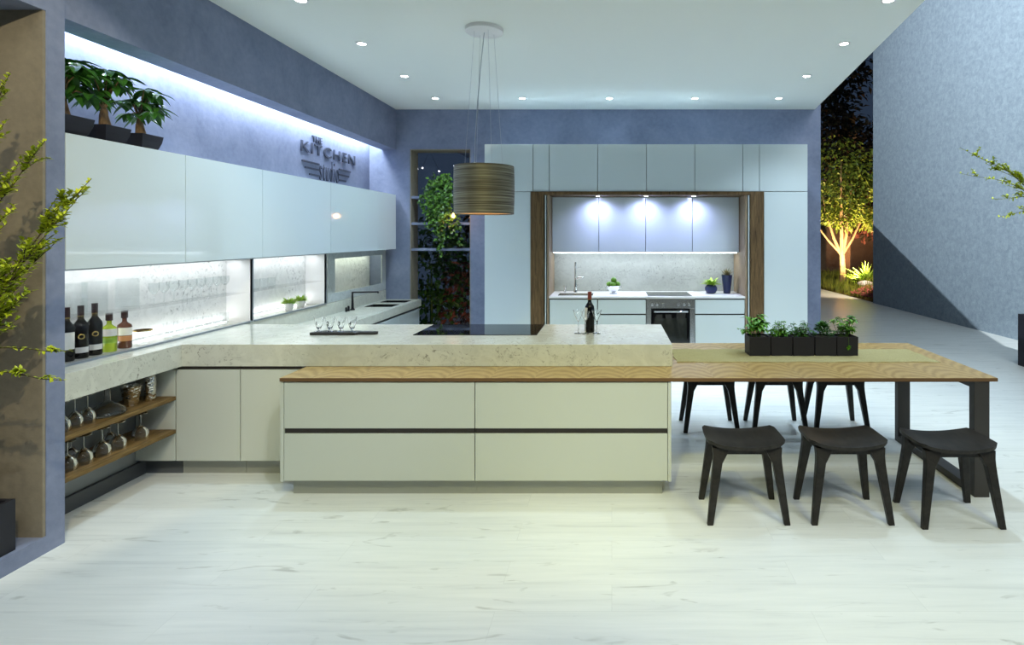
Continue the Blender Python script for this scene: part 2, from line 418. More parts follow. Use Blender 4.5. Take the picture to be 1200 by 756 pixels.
for k in range(2600):
    x = U(6.44, 8.2); y = U(14.6, 20); z = -.02+.26*min(1, (x-6.42)/.99)
    a = U(0, 2*PI); gr.leaf((x,y,z), (math.cos(a)*.5, math.sin(a)*.5, 1), U(.12,.3), .022, (math.cos(a),math.sin(a),0), .4, 2)
g_ = gr.build('garden_grass', 'grass', loc=(7.2, 17, 0)); g_['kind'] = 'stuff'; tag(g_, 'tufted yellow green grass around the lit garden tree', 'grass')
def rocks(x, y, z, r, lab):
    mb = MB(); rings = []
    for i in range(7):
        t = i/6*PI; rr = [ ]
        for k in range(10):
            a = 2*PI*k/10; q = r*(1+.22*math.sin(a*3+i)+.1*math.cos(5*a-i))
            rr.append((x+q*math.sin(t)*math.cos(a)+.0001*k, y+q*math.sin(t)*math.sin(a), z+r*.4-math.cos(t)*r*.55))
        rings.append(rr)
    o = mb.loft(rings).build('garden_rock', 'rock', loc=(x,y,z-.1), smooth=True); tag(o, lab, 'rock', 'pale rocks in the garden bed')
rocks(7.05, 16.0, .2, .20, 'larger pale rock in the garden bed right of the tree trunk')
rocks(6.95, 15.2, .17, .13, 'smaller pale rock in the garden bed in front of the larger one')
def fan_plant(x, y, z, n, L, m, name, lab, cat):
    mb = MB()
    for k in range(n):
        a = U(0, 2*PI); e = U(.5, 1.4); mb.leaf((x,y,z), (math.cos(a)*math.cos(e), math.sin(a)*math.cos(e), math.sin(e)), L*U(.7,1.1), L*.07, None, .35, 4)
    tag(mb.build(name, m, loc=(x,y,z)), lab, cat)
fan_plant(7.35, 16.6, .22, 60, .75, 'leaf_bright', 'spiky_grass_clump', 'bright spiky grass clump beside the lit tree trunk', 'plant')
fan_plant(7.05, 14.9, .15, 50, .5, 'leaf_tree', 'garden_shrub', 'small leafy shrub at the end of the right-hand wall', 'plant')

def crown(mb, c, rx, ry, rz, n, L, W):
    for k in range(n):
        while True:
            x, y, z = U(-1,1), U(-1,1), U(-1,1); q = x*x+y*y+z*z
            if .25 < q < 1: break
        f = 1+.18*math.sin(x*7+y*5)+.15*math.cos(z*8+x*4)
        p = (c[0]+x*rx*f, c[1]+y*ry*f, c[2]+z*rz*f)
        d = (x+U(-.7,.7), y+U(-.7,.7), z*.4+U(-.9,.4)); mb.leaf(p, d, L*U(.7,1.3), W*U(.7,1.3), (U(-1,1),U(-1,1),1), .25, 2)
t = thing('garden_tree', 'slender branching tree lit from below beyond the end of the right-hand wall', 'tree', (7.02, 17.5, .18))
tr = MB(); tb = (7.02, 17.5, .15)
tr.tube([tb, (7.03,17.5,.6), (7.0,17.5,1.05)], [.11,.085,.08], 10)
for (dx, dy, h, r) in ((-.5,.1,2.3,.045),(.28,0,2.6,.05),(-.12,-.2,3.0,.055),(.75,.1,2.2,.035),(-.9,0,2.0,.03)):
    tr.tube([(7.0,17.5,.95+abs(dx)*.1), (7.0+dx*.45,17.5+dy*.5,1.3+.25*(h-1.3)), (7.0+dx*.9,17.5+dy,h), (7.0+dx*1.2,17.5+dy*1.5,h+.9)], [r*1.2,r,r*.6,r*.2], 7)
tr.build('trunk', 'bark_pale', t, smooth=True)
lf = MB()
for (cx, cy, cz, r) in ((6.5,17.4,2.7,.75),(7.3,17.5,3.1,.85),(7.0,17.3,2.3,.6),(7.9,17.6,2.5,.7),(6.9,17.7,3.9,.9),(7.7,17.6,3.5,.8),(8.1,17.5,2.1,.45)):
    crown(lf, (cx,cy,cz), r, r, r*.75, 520, .14, .075)
lf.build('foliage', 'leaf_tree', t)
def darktree(name, x, y, h, r, m, lab, n=2600, leafL=.24):
    t = thing(name, lab, 'tree', (x, y, .1))
    k = MB(); k.tube([(x,y,.05),(x+.1,y,h*.35),(x,y,h*.7)], [.2,.16,.08], 8); k.build('trunk', 'bark', t, smooth=True)
    f = MB()
    for q in range(9): crown(f, (x+U(-r,r)*.7, y+U(-.6,.6), h*U(.30,.95)), r*.65, r*.55, h*.17, n//9, leafL, leafL*.55)
    f.build('foliage', m, t)
darktree('dark_tree', 8.2, 20.3, 8.6, 2.0, 'leaf_darktree', 'tall dark tree behind the lit garden tree', 6000)
darktree('russet_tree', 9.6, 19.6, 5.2, 1.4, 'leaf_red', 'russet leaved tree right of the lit garden tree', 3600, .2)
o = MB().box(5.6, 13, 22.6, 22.9, 0, 3.0).box(5.5, 13.1, 22.3, 23.2, 3.0, 3.15).build('garden_wall', 'house', loc=(9, 22.7, 0)); tag(o, 'low dark brown building wall closing the garden behind the trees', 'wall')
spot('garden_spot', (6.75, 16.2, .35), (7.1, 17.6, 2.6), 900, (1, .74, .42), 110, .6, .06)
spot('garden_spot', (7.2, 14.6, 1.9), (7.0, 16.5, .2), 260, (1, .80, .60), 100, .6, .06)
spot('garden_spot', (8.4, 17.6, .4), (8.4, 20, 3.2), 650, (1, .55, .32), 110, .6, .06)

# garden seen through the niche
def darkbush(x, y, r, h, m, lab, n=1500):
    f = MB(); crown(f, (x,y,h*.5), r, r*.6, h*.52, n, .13, .07)
    f.tube([(x,y,0),(x,y,h*.6)], [.03,.015], 6); tag(f.build('night_shrub', m, loc=(x,y,0)), lab, 'shrub')
darkbush(-3.2, 10.2, .75, 1.9, 'leaf_herb', 'dark green shrub outside the tall niche window, left one')
darkbush(-2.35, 10.0, .6, 1.3, 'leaf_red', 'reddish shrub outside the tall niche window', 380)
darkbush(-2.5, 11.0, .9, 2.1, 'leaf_darktree', 'dark shrub behind the reddish one outside the tall niche window')
spot('garden_spot', (-2.6, 9.0, .25), (-2.5, 10.4, .9), 7, (1, .62, .35), 100, .5, .05)
t = thing('fairy_light_string', 'string of tiny white lights outside the tall niche window', 'string lights', (-2.9, 9.3, 2.4))
pts = [(-3.4+ i*.12, 9.3+.1*math.sin(i*1.3), 2.75+.22*math.sin(i*1.9)+.12*math.sin(i*.7)) for i in range(15)]
MB().tube(pts, .0025, 5).build('cable', 'black_metal', t)
for p in pts[::1]:
    MB().lathe([(0,-.013),(.013,0),(0,.013)], (p[0],p[1],p[2]-.01), 8).build('bulb', 'fairy', t, smooth=True)
MB().tube([(-3.4,9.3,2.9),(-3.4,9.3,0)], .02, 8).build('post', 'black_metal', t)
MB().tube([(-1.72,9.3,2.9),(-1.72,9.3,0)], .02, 8).build('post', 'black_metal', t)

# ------------------------------------------------------------------ large units
FY = 3.59          # front of the oak top
Kc = dict()
def drawer_unit(x0, x1, lab, endl=False, endr=False):
    t = thing('drawer_cabinet', lab, 'drawer unit', ((x0+x1)/2, 4.1, 0), 'drawer units of the island')
    B(x0+.004, x1-.004, 3.622, 4.72, .10, .722).build('body', 'carcass', t)
    B(x0+.03 if endl else x0, x1-.03 if endr else x1, 3.655, 4.68, 0, .10).build('plinth', 'plinth', t)
    d = B(x0+.002, x1-.002, 3.60, 3.622, .432, .722).build('drawer', 'satin', t, bevel=.0015)
    B(x0+.002, x1-.002, 3.609, 3.621, .400, .431).build('finger_groove', 'groove', t)
    B(x0+.002, x1-.002, 3.60, 3.622, .104, .399).build('drawer', 'satin', t, bevel=.0015)
    if endl: B(x0-.022, x0-.001, 3.598, 4.72, .10, .722).build('end_panel', 'satin', t, bevel=.001)
    if endr: B(x1+.001, x1+.022, 3.598, 4.72, .10, .722).build('end_panel', 'satin', t, bevel=.001)
drawer_unit(-2.053, -.858, 'wide pale drawer unit at the left end under the oak island top', endl=True)
drawer_unit(-.857, .350, 'wide pale drawer unit under the oak island top, next to the dining stools', endr=True)
def door_unit(x0, x1, lab, blank=False):
    t = thing('base_cabinet', lab, 'cabinet', ((x0+x1)/2, 4.3, 0), 'base cabinets behind the island bench')
    B(x0+.003, x1-.003, 3.925, 4.70, .11, .735).build('body', 'carcass', t)
    B(x0, x1, 3.97, 4.68, 0, .11).build('plinth', 'plinth_dark' if blank else 'plinth', t)
    B(x0+.002, x1-.002, 3.903, 3.924, .11, .728).build('filler_panel' if blank else 'door', 'satin', t, bevel=.0012)
    if not blank: B(x0+.002, x1-.002, 3.915, 3.93, .730, .748).build('finger_groove', 'groove', t)
door_unit(-3.235, -2.962, 'narrow pale blank panel in the corner behind the oak shelves', True)
door_unit(-2.958, -2.523, 'pale one-door base cabinet right of the oak bar shelves')
door_unit(-2.520, -2.080, 'pale one-door base cabinet half hidden by the island drawers')

# stone worktop of island and bar: one L-shaped slab
sl = MB().prism([(WL+.002, 3.072), (-2.92, 3.072), (-2.92, 3.905), (.41, 3.905), (.41, 4.79), (WL+.002, 4.79)], .7505, .90)
tag(sl.build('stone_worktop', 'stone', loc=(-1.3, 4.3, .75), bevel=.002), 'thick speckled stone worktop running along the bar and over the island', 'worktop')
# oak top with its steel frame
t = thing('dining_table', 'long oak table top running out of the island onto a dark steel loop leg', 'table', (1.2, 4.18, 0))
MB().prism([(-2.075, FY), (2.41, FY), (2.45, 4.76), (-2.075, 4.76)], .7275, .75).build('tabletop', 'oak_top', t, bevel=.0015)
MB().box(-2.074, 2.409, FY-.0012, FY+.001, .728, .749).build('edge_band', 'oak_edge', t)
B(.38, 2.20, FY+.03, 4.70, .718, .727).build('support_plate', 'table_metal', t)
lg = MB()
lg.box(2.27, 2.365, 3.60, 3.655, 0, .727); lg.box(2.27, 2.365, 4.56, 4.615, 0, .727)
lg.box(2.27, 2.365, 3.655, 4.56, 0, .05); lg.box(2.27, 2.365, 3.655, 4.56, .68, .727)
lg.build('leg_frame', 'table_metal', t, bevel=.002)

# bar shelves under the left worktop
for z, lab in ((.55, 'upper rustic oak shelf under the bar worktop'), (.325, 'lower rustic oak shelf under the bar worktop')):
    tag(B(-3.238, -2.955, 3.072, 3.90, z-.026, z).build('oak_shelf', 'oak_shelf', loc=(-3.1, 3.5, z-.026), bevel=.002), lab, 'shelf', 'oak shelves under the bar')

# sink run beyond the island
t = thing('sink_cabinet', 'long low pale cabinet run with handle groove under the sink worktop', 'cabinet', (-2.9, 6.3, 0))
B(-3.30, -2.64, 4.80, 7.83, .10, .678).build('body', 'carcass', t)
B(-3.30, -2.69, 4.80, 7.83, 0, .10).build('plinth', 'plinth_dark', t)
for k in range(4):
    y0 = 4.80+k*.7575; B(-2.64, -2.62, y0+.002, y0+.7555, .10, .650).build('door', 'lacquer', t, bevel=.001)
B(-2.638, -2.63, 4.80, 7.83, .652, .68).build('finger_groove', 'groove', t)
sw = MB()
y = [4.792, 7.00, 7.30, 7.46, 7.74, 7.845]
for a, b in ((0,1),(2,3),(4,5)): sw.box(-3.08, -2.60, y[a], y[b], .68, .77)
for a, b in ((1,2),(3,4)):
    sw.box(-3.08, -3.03, y[a], y[b], .68, .77); sw.box(-2.68, -2.60, y[a], y[b], .68, .77)
sw.box(-3.308, -3.08, 4.792, 7.845, .68, .90)
tag(sw.build('sink_worktop', 'stone', loc=(-2.9, 6.3, .68)), 'lower stone worktop with upstand running to the tall niche', 'worktop')
for y0, y1, lab in ((7.0,7.3,'sink basin nearer the tap in the lower stone worktop'), (7.46,7.74,'far sink basin next to the tall wall niche')):
    mb = MB().box(-3.03,-2.68,y0,y1,.684,.688).box(-3.03,-3.026,y0,y1,.688,.766).box(-2.684,-2.68,y0,y1,.688,.766).box(-3.026,-2.684,y0,y0+.004,.688,.766).box(-3.026,-2.684,y1-.004,y1,.688,.766)
    tag(mb.build('sink_basin', 'black_metal', loc=(-2.85,(y0+y1)/2,.684)), lab, 'sink', 'basins in the lower worktop')
t = thing('kitchen_tap', 'black square-arm tap on the lower stone worktop', 'tap', (-3.03, 6.72, .77))
MB().lathe([(.026,0),(.026,.012),(.014,.016)], (-3.03,6.72,.77), 16).build('base', 'black_metal', t, smooth=True)
MB().tube([(-3.03,6.72,.78),(-3.03,6.72,.975),(-2.76,6.78,.975),(-2.75,6.782,.96)], [.016,.014,.011,.011], 10).build('spout', 'black_metal', t, smooth=True)
MB().tube([(-3.03,6.62,.77),(-3.03,6.62,.83)], [.014,.011], 10).build('handle', 'black_metal', t, smooth=True)
MB().tube([(-3.03,6.56,.77),(-3.03,6.56,.82)], [.012,.01], 10).build('soap_pump', 'black_metal', t, smooth=True)

# wall cabinets on the left
ys = [3.073, 3.94, 4.81, 5.98, 7.18, 7.78]
names = ['beside the wall pier, under the potted plants', 'second from the wall pier', 'under the left end of the lettering sign', 'under the right half of the lettering sign', 'narrow one at the far end']
for i in range(5):
    y0, y1 = ys[i], ys[i+1]
    t = thing('wall_cabinet', 'glossy pale handleless wall cabinet '+names[i], 'cabinet', (-3.1, (y0+y1)/2, 1.456), 'glossy wall cabinets over the bar')
    B(-3.305, -2.942, y0+.002, y1-.002, 1.462, 2.186).build('body', 'carcass', t)
    B(-2.940, -2.920, y0+.0025, y1-.0025, 1.456, 2.19).build('door', 'lacquer', t, bevel=.001)
# display bays with glass fronts
def bay(y0, y1, lab, panes, endp=True):
    t = thing('display_cabinet', lab, 'display cabinet', (-3.2, (y0+y1)/2, .90), 'lit glass fronted bays under the wall cabinets')
    B(-3.306, -3.296, y0+.004, y1-.012, .903, 1.455).build('back_panel', 'marble', t)
    B(-3.296, -3.075, y1-.012, y1-.002, .903, 1.455).build('end_panel', 'white_metal', t)
    B(-3.098, -3.070, y0, y1, .9005, .912).build('track', 'track', t)
    B(-3.098, -3.070, y0, y1, 1.440, 1.455).build('top_track', 'track', t)
    step = (y1-y0)/panes
    for k in range(panes):
        B(-3.086, -3.081, y0+k*step+.003, y0+(k+1)*step-.003, .913, 1.439).build('glass_door', 'pane', t)
    B(-3.092, -3.074, y1-.012, y1+.006, .912, 1.44).build('mullion', 'track', t)
    B(-3.290, -3.110, y0+.006, y1-.016, 1.150, 1.156).build('glass_shelf', 'pane', t)
    B(-3.293, -3.270, y0+.02, y1-.03, 1.446, 1.454).build('led_strip', 'led_dim', t)
    B(-3.294, -3.280, y0+.02, y1-.03, .904, .908).build('led_strip', 'led_dim', t)
    l = area('bay_light', (-3.20, (y0+y1)/2, 1.43), (-3.26, (y0+y1)/2, .9), y1-y0-.1, .06, 1.0*(y1-y0), (.95,.98,1)); l.rotation_euler = (R(8), 0, R(90))
    l = area('bay_light', (-3.27, (y0+y1)/2, .925), (-3.29, (y0+y1)/2, 1.4), y1-y0-.1, .03, .7*(y1-y0), (.95,.98,1)); l.rotation_euler = (R(180), 0, R(90))
    return t
bay(3.075, 4.93, 'brightly lit glass fronted display bay with bottles and stemware', 2)
bay(4.95, 6.20, 'brightly lit glass fronted display bay with two tiny potted plants', 1)
t = thing('display_cabinet', 'glass panel bay with frosted stone border behind the black tap', 'display cabinet', (-3.2, 7.0, .90), 'lit glass fronted bays under the wall cabinets')
B(-3.306, -3.296, 6.26, 7.83, .903, 1.455).build('back_panel', 'marble', t)
fb = MB(); fb.box(-3.09,-3.08,6.24,6.40,.905,1.453).box(-3.09,-3.08,7.70,7.84,.905,1.453).box(-3.09,-3.08,6.40,7.70,.905,1.00).box(-3.09,-3.08,6.40,7.70,1.38,1.453)
fb.build('frosted_border', 'frost', t); B(-3.088,-3.083,6.402,7.698,1.002,1.378).build('glass', 'pane', t)
l = area('bay_light', (-3.2, 7.05, 1.44), (0,0,0), 1.4, .05, 2.2, (.9,1,.80)); l.rotation_euler = (R(8), 0, R(90))

# LED cove above the wall cabinets
tag(B(-3.20, -3.16, 3.10, 7.80, 3.006, 3.019).build('cove_light', 'led', loc=(-3.18, 5.4, 3.0)), 'long white light strip hidden in the cove above the wall cabinets', 'light')
l = area('cove_lamp', (-3.225, 5.45, 3.0), (0,0,0), 4.7, .1, 60, (.80,.90,1)); l.rotation_euler = (R(12), 0, R(90))

# ------------------------------------------------------------------ back kitchen
F = 7.11
def tall(name, x0, x1, z0, z1, lab, cat='cabinet', group=None, plinth=False, yf=F, yb=7.84, handle=False, m='lacquer', gap=.0035):
    t = thing(name, lab, cat, ((x0+x1)/2, (yf+yb)/2, z0), group)
    zz = z0+.10 if plinth else z0
    B(x0+.003, x1-.003, yf+.022, yb, zz, z1).build('body', 'carcass', t)
    if plinth: B(x0, x1, yf+.06, yb, z0, z0+.10).build('plinth', 'plinth_dark', t)
    B(x0+gap, x1-gap, yf, yf+.02, zz+.002, z1-.002).build('door', m, t, bevel=.0012)
    return t
tall('tall_cabinet', -1.577, -1.003, 0, 2.182, 'tall glossy pale cabinet between the niche and the smoked oak surround', 'cabinet', 'tall cabinets of the back kitchen', True)
tall('tall_cabinet', 1.880, 2.423, 0, 2.182, 'tall glossy pale cabinet right of the smoked oak surround', 'cabinet', 'tall cabinets of the back kitchen', True)
xs = [-1.577, -.974, -.7725, -.175, .4286, 1.026, 1.619, 1.825, 2.423]
tl = ['wide one above the left tall cabinet', 'narrow one above the left oak post', 'wide one above the alcove sink', 'wide one above the fruit bowl', 'wide one above the built-in oven', 'wide one above the navy pots', 'narrow one above the right oak post', 'wide one above the right tall cabinet']
for i in range(8):
    tall('top_cabinet', xs[i], xs[i+1], 2.185, 2.77, 'glossy pale top cabinet of the back kitchen, '+tl[i], 'cabinet', 'top cabinets of the back kitchen')
# smoked oak surround with pocket slots
t = thing('oak_surround', 'smoked oak surround framing the lit kitchen alcove', 'surround', (.43, 7.4, 0))
B(-1.0, -.838, F-.012, 7.84, 0, 2.182).build('post', 'oak_dark', t, bevel=.001)
B(1.71, 1.877, F-.012, 7.84, 0, 2.182).build('post', 'oak_dark', t, bevel=.001)
B(-.838, 1.71, F-.012, 7.80, 2.140, 2.182).build('head_board', 'oak_dark', t, bevel=.001)
B(-.80, -.778, F+.0, 7.80, 0, 2.139).build('side_lining', 'oak_inner', t)
B(1.65, 1.672, F+.0, 7.80, 0, 2.139).build('side_lining', 'oak_inner', t)
B(-.826, -.813, F, 7.7, 0, 2.139).build('pocket_door', 'lacquer', t)
B(1.686, 1.700, F, 7.7, 0, 2.139).build('pocket_door', 'lacquer', t)
ul = ['leftmost one above the sink', 'second one above the fruit bowl', 'third one above the oven', 'rightmost one above the navy pots']
for i in range(4):
    x0 = -.772+i*.604; tall('alcove_cabinet', x0, x0+.604, 1.42, 2.135, 'lilac-lit pale wall cabinet inside the oak alcove, '+ul[i], 'cabinet', 'wall cabinets inside the alcove', yf=7.43, yb=7.79, m='lacquer')
struct('trim_6', B(-.778, 1.65, 7.79, 7.84, .80, 1.50), 'splash')
tag(B(-.76, 1.63, 7.50, 7.52, 1.409, 1.418).build('under_cabinet_light', 'led', loc=(.43,7.51,1.409)), 'white light strip under the alcove wall cabinets', 'light')
area('under_cabinet_lamp', (.43, 7.56, 1.40), (.43, 7.63, .9), 2.3, .05, 6.5, (.86,.93,1))
area('under_cabinet_lamp', (.43, 7.49, 1.40), (.43, 7.76, 1.32), 2.3, .02, .8, (.86,.93,1))
# base units
def base(x0, x1, lab, fronts):
    t = thing('base_cabinet', lab, 'cabinet', ((x0+x1)/2, 7.4, 0), 'base cabinets in the alcove')
    B(x0+.003, x1-.003, F+.022, 7.78, .10, .86).build('body', 'groove', t); B(x0, x1, F+.06, 7.78, 0, .10).build('plinth', 'plinth_dark', t)
    for n_, z0, z1 in fronts: B(x0+.004, x1-.004, F, F+.02, z0, z1).build(n_, 'lacquer', t, bevel=.0012)
base(-.772, -.178, 'pale one-door cabinet under the alcove sink', [('door', .11, .845)])
base(-.175, .424, 'pale drawer cabinet between the alcove sink and the oven', [('drawer', .11, .655), ('drawer', .672, .845)])
base(1.027, 1.645, 'pale drawer cabinet right of the oven', [('drawer', .11, .655), ('drawer', .672, .845)])
wt = MB(); wy0, wy1 = F-.01, 7.788
wt.box(-.775, -.68, wy0, wy1, .862, .885).box(-.68, -.24, wy0, 7.22, .862, .885).box(-.68, -.24, 7.52, wy1, .862, .885).box(-.24, 1.647, wy0, wy1, .862, .885)
tag(wt.build('white_worktop', 'white_metal', loc=(.43,7.4,.862)), 'thin white worktop inside the oak alcove', 'worktop')
mb = MB().box(-.68,-.24,7.22,7.52,.864,.867).box(-.68,-.676,7.22,7.52,.867,.886).box(-.244,-.24,7.22,7.52,.867,.886).box(-.676,-.244,7.516,7.52,.867,.886)
tag(mb.build('steel_sink', 'steel', loc=(-.46,7.37,.864)), 'shallow steel sink set in the white alcove worktop', 'sink')
t = thing('chrome_tap', 'upright chrome tap behind the alcove sink', 'tap', (-.48, 7.60, .886))
MB().lathe([(.024,0),(.024,.04),(.016,.05),(.016,.11),(.013,.13),(.012,.34),(.014,.345),(.014,.40),(0,.405)], (-.48,7.60,.886), 16).build('column', 'chrome', t, smooth=True)
MB().tube([(-.48,7.60,1.06),(-.42,7.57,1.09),(-.37,7.55,1.085)], [.013,.012,.01], 10).build('spout', 'chrome', t, smooth=True)
MB().tube([(-.47,7.6,.96),(-.43,7.58,1.00)], [.008,.006], 8).build('lever', 'chrome', t, smooth=True)
t = thing('soap_dispenser', 'small chrome soap dispenser left of the upright tap', 'dispenser', (-.62, 7.60, .886))
MB().lathe([(.018,0),(.018,.03),(.01,.035),(.01,.075),(.017,.08),(.017,.09),(0,.092)], (-.62,7.60,.886), 14).build('body', 'chrome', t, smooth=True)
MB().tube([(-.62,7.6,.968),(-.60,7.55,.962)], .006, 8).build('nozzle', 'chrome', t, smooth=True)
# oven
t = thing('built_in_oven', 'stainless built-in oven with black glass door and six knobs', 'oven', (.725, 7.4, .10))
B(.428, 1.023, F+.022, 7.70, .15, .86).build('body', 'groove', t)
fr = MB().box(.428,.486,F-.004,F+.02,.27,.735).box(.965,1.023,F-.004,F+.02,.27,.735).box(.428,1.023,F-.004,F+.02,.15,.27)
fr.build('frame', 'steel', t, bevel=.001)
B(.428,1.023,F-.006,F+.02,.738,.858).build('control_panel', 'steel', t, bevel=.002)
d = B(.488,.963,F-.012,F+.015,.272,.733).build('door', 'black_glass', t, bevel=.002)
B(.53,.925,F-.0135,F-.0122,.33,.62).build('viewing_pane', mat('oven_window', (.02,.022,.02), .05), d)
MB().tube([(.52,F-.045,.703),(.935,F-.045,.703)], .011, 10).tube([(.54,F-.045,.703),(.54,F-.008,.703)], .007, 8).tube([(.915,F-.045,.703),(.915,F-.008,.703)], .007, 8).build('handle', 'chrome', d, smooth=True)
B(.70,.75,F-.0145,F-.0122,.295,.306).build('badge', 'steel', d)
for kx in (.498,.558,.632,.82,.895,.955):
    mb = MB(); c = (kx, F-.006, .785)
    mb.tube([(kx,F-.005,.785),(kx,F-.03,.785)], [.021,.017], 14); mb.build('knob', 'chrome', t, smooth=True, angle=35)
tag(B(.45, 1.0, 7.17, 7.66, .8855, .8885).build('alcove_hob', 'black_glass', loc=(.725,7.4,.8855)), 'black glass hob above the oven in the alcove', 'hob')
# alcove spotlights
for i, x in enumerate((-.175, .43, 1.03)):
    t = thing('alcove_spotlight', ['left','middle','right'][i]+' of the three small spotlights in the oak alcove head board', 'spotlight', (x, 7.24, 2.139), 'spotlights in the alcove head board')
    MB().lathe([(.034,0),(.034,-.004),(.024,-.004)], (x,7.24,2.139), 18).build('ring', 'chrome', t, smooth=True)
    MB().lathe([(0,-.0045),(.022,-.0045),(.022,-.002),(0,-.002)], (x,7.24,2.139), 18).build('lens', 'lens', t)
    spot('alcove_lamp', (x, 7.24, 2.125), (x, 7.42, 1.5), 20, (.50,.54,1), 150, 1.0, .03)

# ------------------------------------------------------------------ cooktop and pendant
t = thing('cooktop', 'wide black glass cooktop set in the stone island top', 'cooktop', (-1.015, 4.515, .9003))
B(-1.475, -.555, 4.26, 4.77, .9003, .904).build('glass_plate', 'black_glass', t, bevel=.001)
PX, PY = -1.06, 4.78
t = thing('pendant_lamp', 'drum pendant lamp of wound bronze wire hanging over the cooktop', 'pendant lamp', (PX, PY, 3.36))
MB().lathe([(.155,0),(.155,-.03),(.15,-.034),(0,-.034)], (PX,PY,3.36), 40).build('ceiling_rose', 'white_metal', t, smooth=True)
sd = MB(); prof = []
for k in range(57):
    z = -k*.0071; prof.append((.244+.0016*(k % 2)+.004*math.sin(k*.06), z))
pin = [(.2385, -56*.0071+.001), (.2385, -.001)]
sd.lathe([(r, z) for r, z in prof]+pin+[(prof[0][0], 0)], (PX,PY,2.215), 56, cap=False)
so = sd.build('lamp_shade', 'shade', t, smooth=True, angle=80)
sl_ = MB().lathe([(.2378,-.39),(.2378,-.005)], (PX,PY,2.215), 56, cap=False).build('lining', 'shade_in', so, smooth=True)
MB().lathe([(.0,0),(.236,0),(.236,.004),(0,.004)], (PX,PY,2.13), 40).build('diffuser', 'shade_in', so)
for a in (.6, 2.2, 3.7, 5.3):
    MB().tube([(PX+.085*math.cos(a),PY+.085*math.sin(a),3.33),(PX+.235*math.cos(a)*.7,PY+.235*math.sin(a)*.7,2.213)], .0012, 5).build('suspension_wire', 'cable', t)
MB().tube([(PX,PY,3.33),(PX-.03,PY,3.05),(PX-.055,PY,2.75),(PX-.075,PY,2.45),(PX-.08,PY,2.20)], .004, 6).build('power_cable', 'cable', t, smooth=True)
MB().lathe([(.015,0),(.015,.05),(.006,.06)], (PX-.08,PY,2.19), 12).build('cable_grip', 'white_metal', t, smooth=True)
MB().lathe([(0,-.04),(.03,-.01),(.03,.02),(0,.05)], (PX,PY,2.0), 14).build('bulb', mat('pendant_bulb', (1,.8,.5), .5, emit=(1,.62,.30), estr=18), t, smooth=True)
spot('pendant_light', (PX, PY, 1.98), (PX, PY, 0), 14, (1,.68,.42), 140, .8, .05)

# ceiling spotlights
n_ = 0
rows = [(4.20, (-2.27, 2.02)), (5.15, (-2.24, 2.08)), (6.20, (-2.236, 2.10)), (7.20, (-2.21, -1.12, -.03, 1.04, 2.09))]
labs = {(0,0):'nearest one on the left side', (0,1):'nearest one on the right side', (1,0):'second one on the left side', (1,1):'second one on the right side', (2,0):'third one on the left side', (2,1):'third one on the right side',
        (3,0):'left corner one above the tall niche', (3,1):'back row one left of the oak surround', (3,2):'back row one above the alcove sink', (3,3):'back row one above the oven', (3,4):'right corner one above the right tall cabinet'}
for j, (y, xx) in enumerate(rows):
    for i, x in enumerate(xx):
        t = thing('ceiling_spotlight', 'round recessed ceiling spotlight, '+labs[(j,i)], 'spotlight', (x, y, 3.36), 'recessed ceiling spotlights')
        MB().lathe([(.052,0),(.052,-.005),(.036,-.006),(.034,-.002)], (x,y,3.3598), 24).build('ring', 'white_metal', t, smooth=True)
        MB().lathe([(0,-.004),(.036,-.004),(.036,-.001),(0,-.001)], (x,y,3.3598), 24).build('lens', 'lens', t)
        spot('downlight', (x, y, 3.34), (x, y+.1, 0), 70, COOL, 105, .8, .04)

# ------------------------------------------------------------------ wall sign
def text_mesh(body, size, sx=1.0, extrude=.012, bold=.0, spacing=1.0):
    c = bpy.data.curves.new('t', 'FONT'); c.body = body; c.size = size; c.extrude = extrude; c.offset = bold; c.space_character = spacing
    o = bpy.data.objects.new('t', c); COL.objects.link(o)
    dg = bpy.context.evaluated_depsgraph_get(); me = bpy.data.meshes.new_from_object(o.evaluated_get(dg))
    bpy.data.objects.remove(o, do_unlink=True); bpy.data.curves.remove(c); return me
def place_text(body, name, parent, m, y0, y1, z0, z1, x, extrude=.012, bold=0, spacing=1.0, frame='left'):
    """letters fitted to y0..y1, z0..z1 on a wall facing +x"""
    me = text_mesh(body, 1.0, 1, .5, bold, spacing)
    xs_ = [v.co.x for v in me.vertices]; ys_ = [v.co.y for v in me.vertices]; a, b = min(xs_), max(xs_); c, d = min(ys_), max(ys_)
    off = Vector(parent.location)
    for v in me.vertices:
        X, Y, Z = v.co
        if frame == 'left': p = Vector((x+(Z+.5)*extrude, y0+(X-a)/(b-a)*(y1-y0), z0+(Y-c)/(d-c)*(z1-z0)))
        else: p = Vector((y0+(X-a)/(b-a)*(y1-y0), x-(Z+.5)*extrude, z0+(Y-c)/(d-c)*(z1-z0)))
        v.co = p-off
    me.materials.append(M[m]); o = bpy.data.objects.new(name, me); COL.objects.link(o); o.parent = parent; return o
t = thing('wall_sign', 'raised slate lettering sign reading THE KITCHEN studio with winged bars', 'sign', (WL, 6.7, 2.29))
place_text('THE', 'lettering', t, 'sign', 6.34, 6.55, 2.675, 2.745, WL+.003, .012, .01, 1.05)
place_text('KITCHEN', 'lettering', t, 'sign', 6.11, 7.39, 2.54, 2.66, WL+.003, .012, .006, 1.15)
place_text('studio', 'lettering', t, 'sign', 6.50, 6.95, 2.27, 2.51, WL+.003, .010, -.012, 1.25)
for y0, y1, z in ((6.13,6.49,2.440),(6.19,6.49,2.375),(6.28,6.49,2.31),(6.96,7.27,2.440),(6.96,7.22,2.375),(6.96,7.14,2.31)):
    B(WL+.002, WL+.014, y0, y1, z-.008, z+.010).build('wing_bar', 'sign', t)
pins = MB()
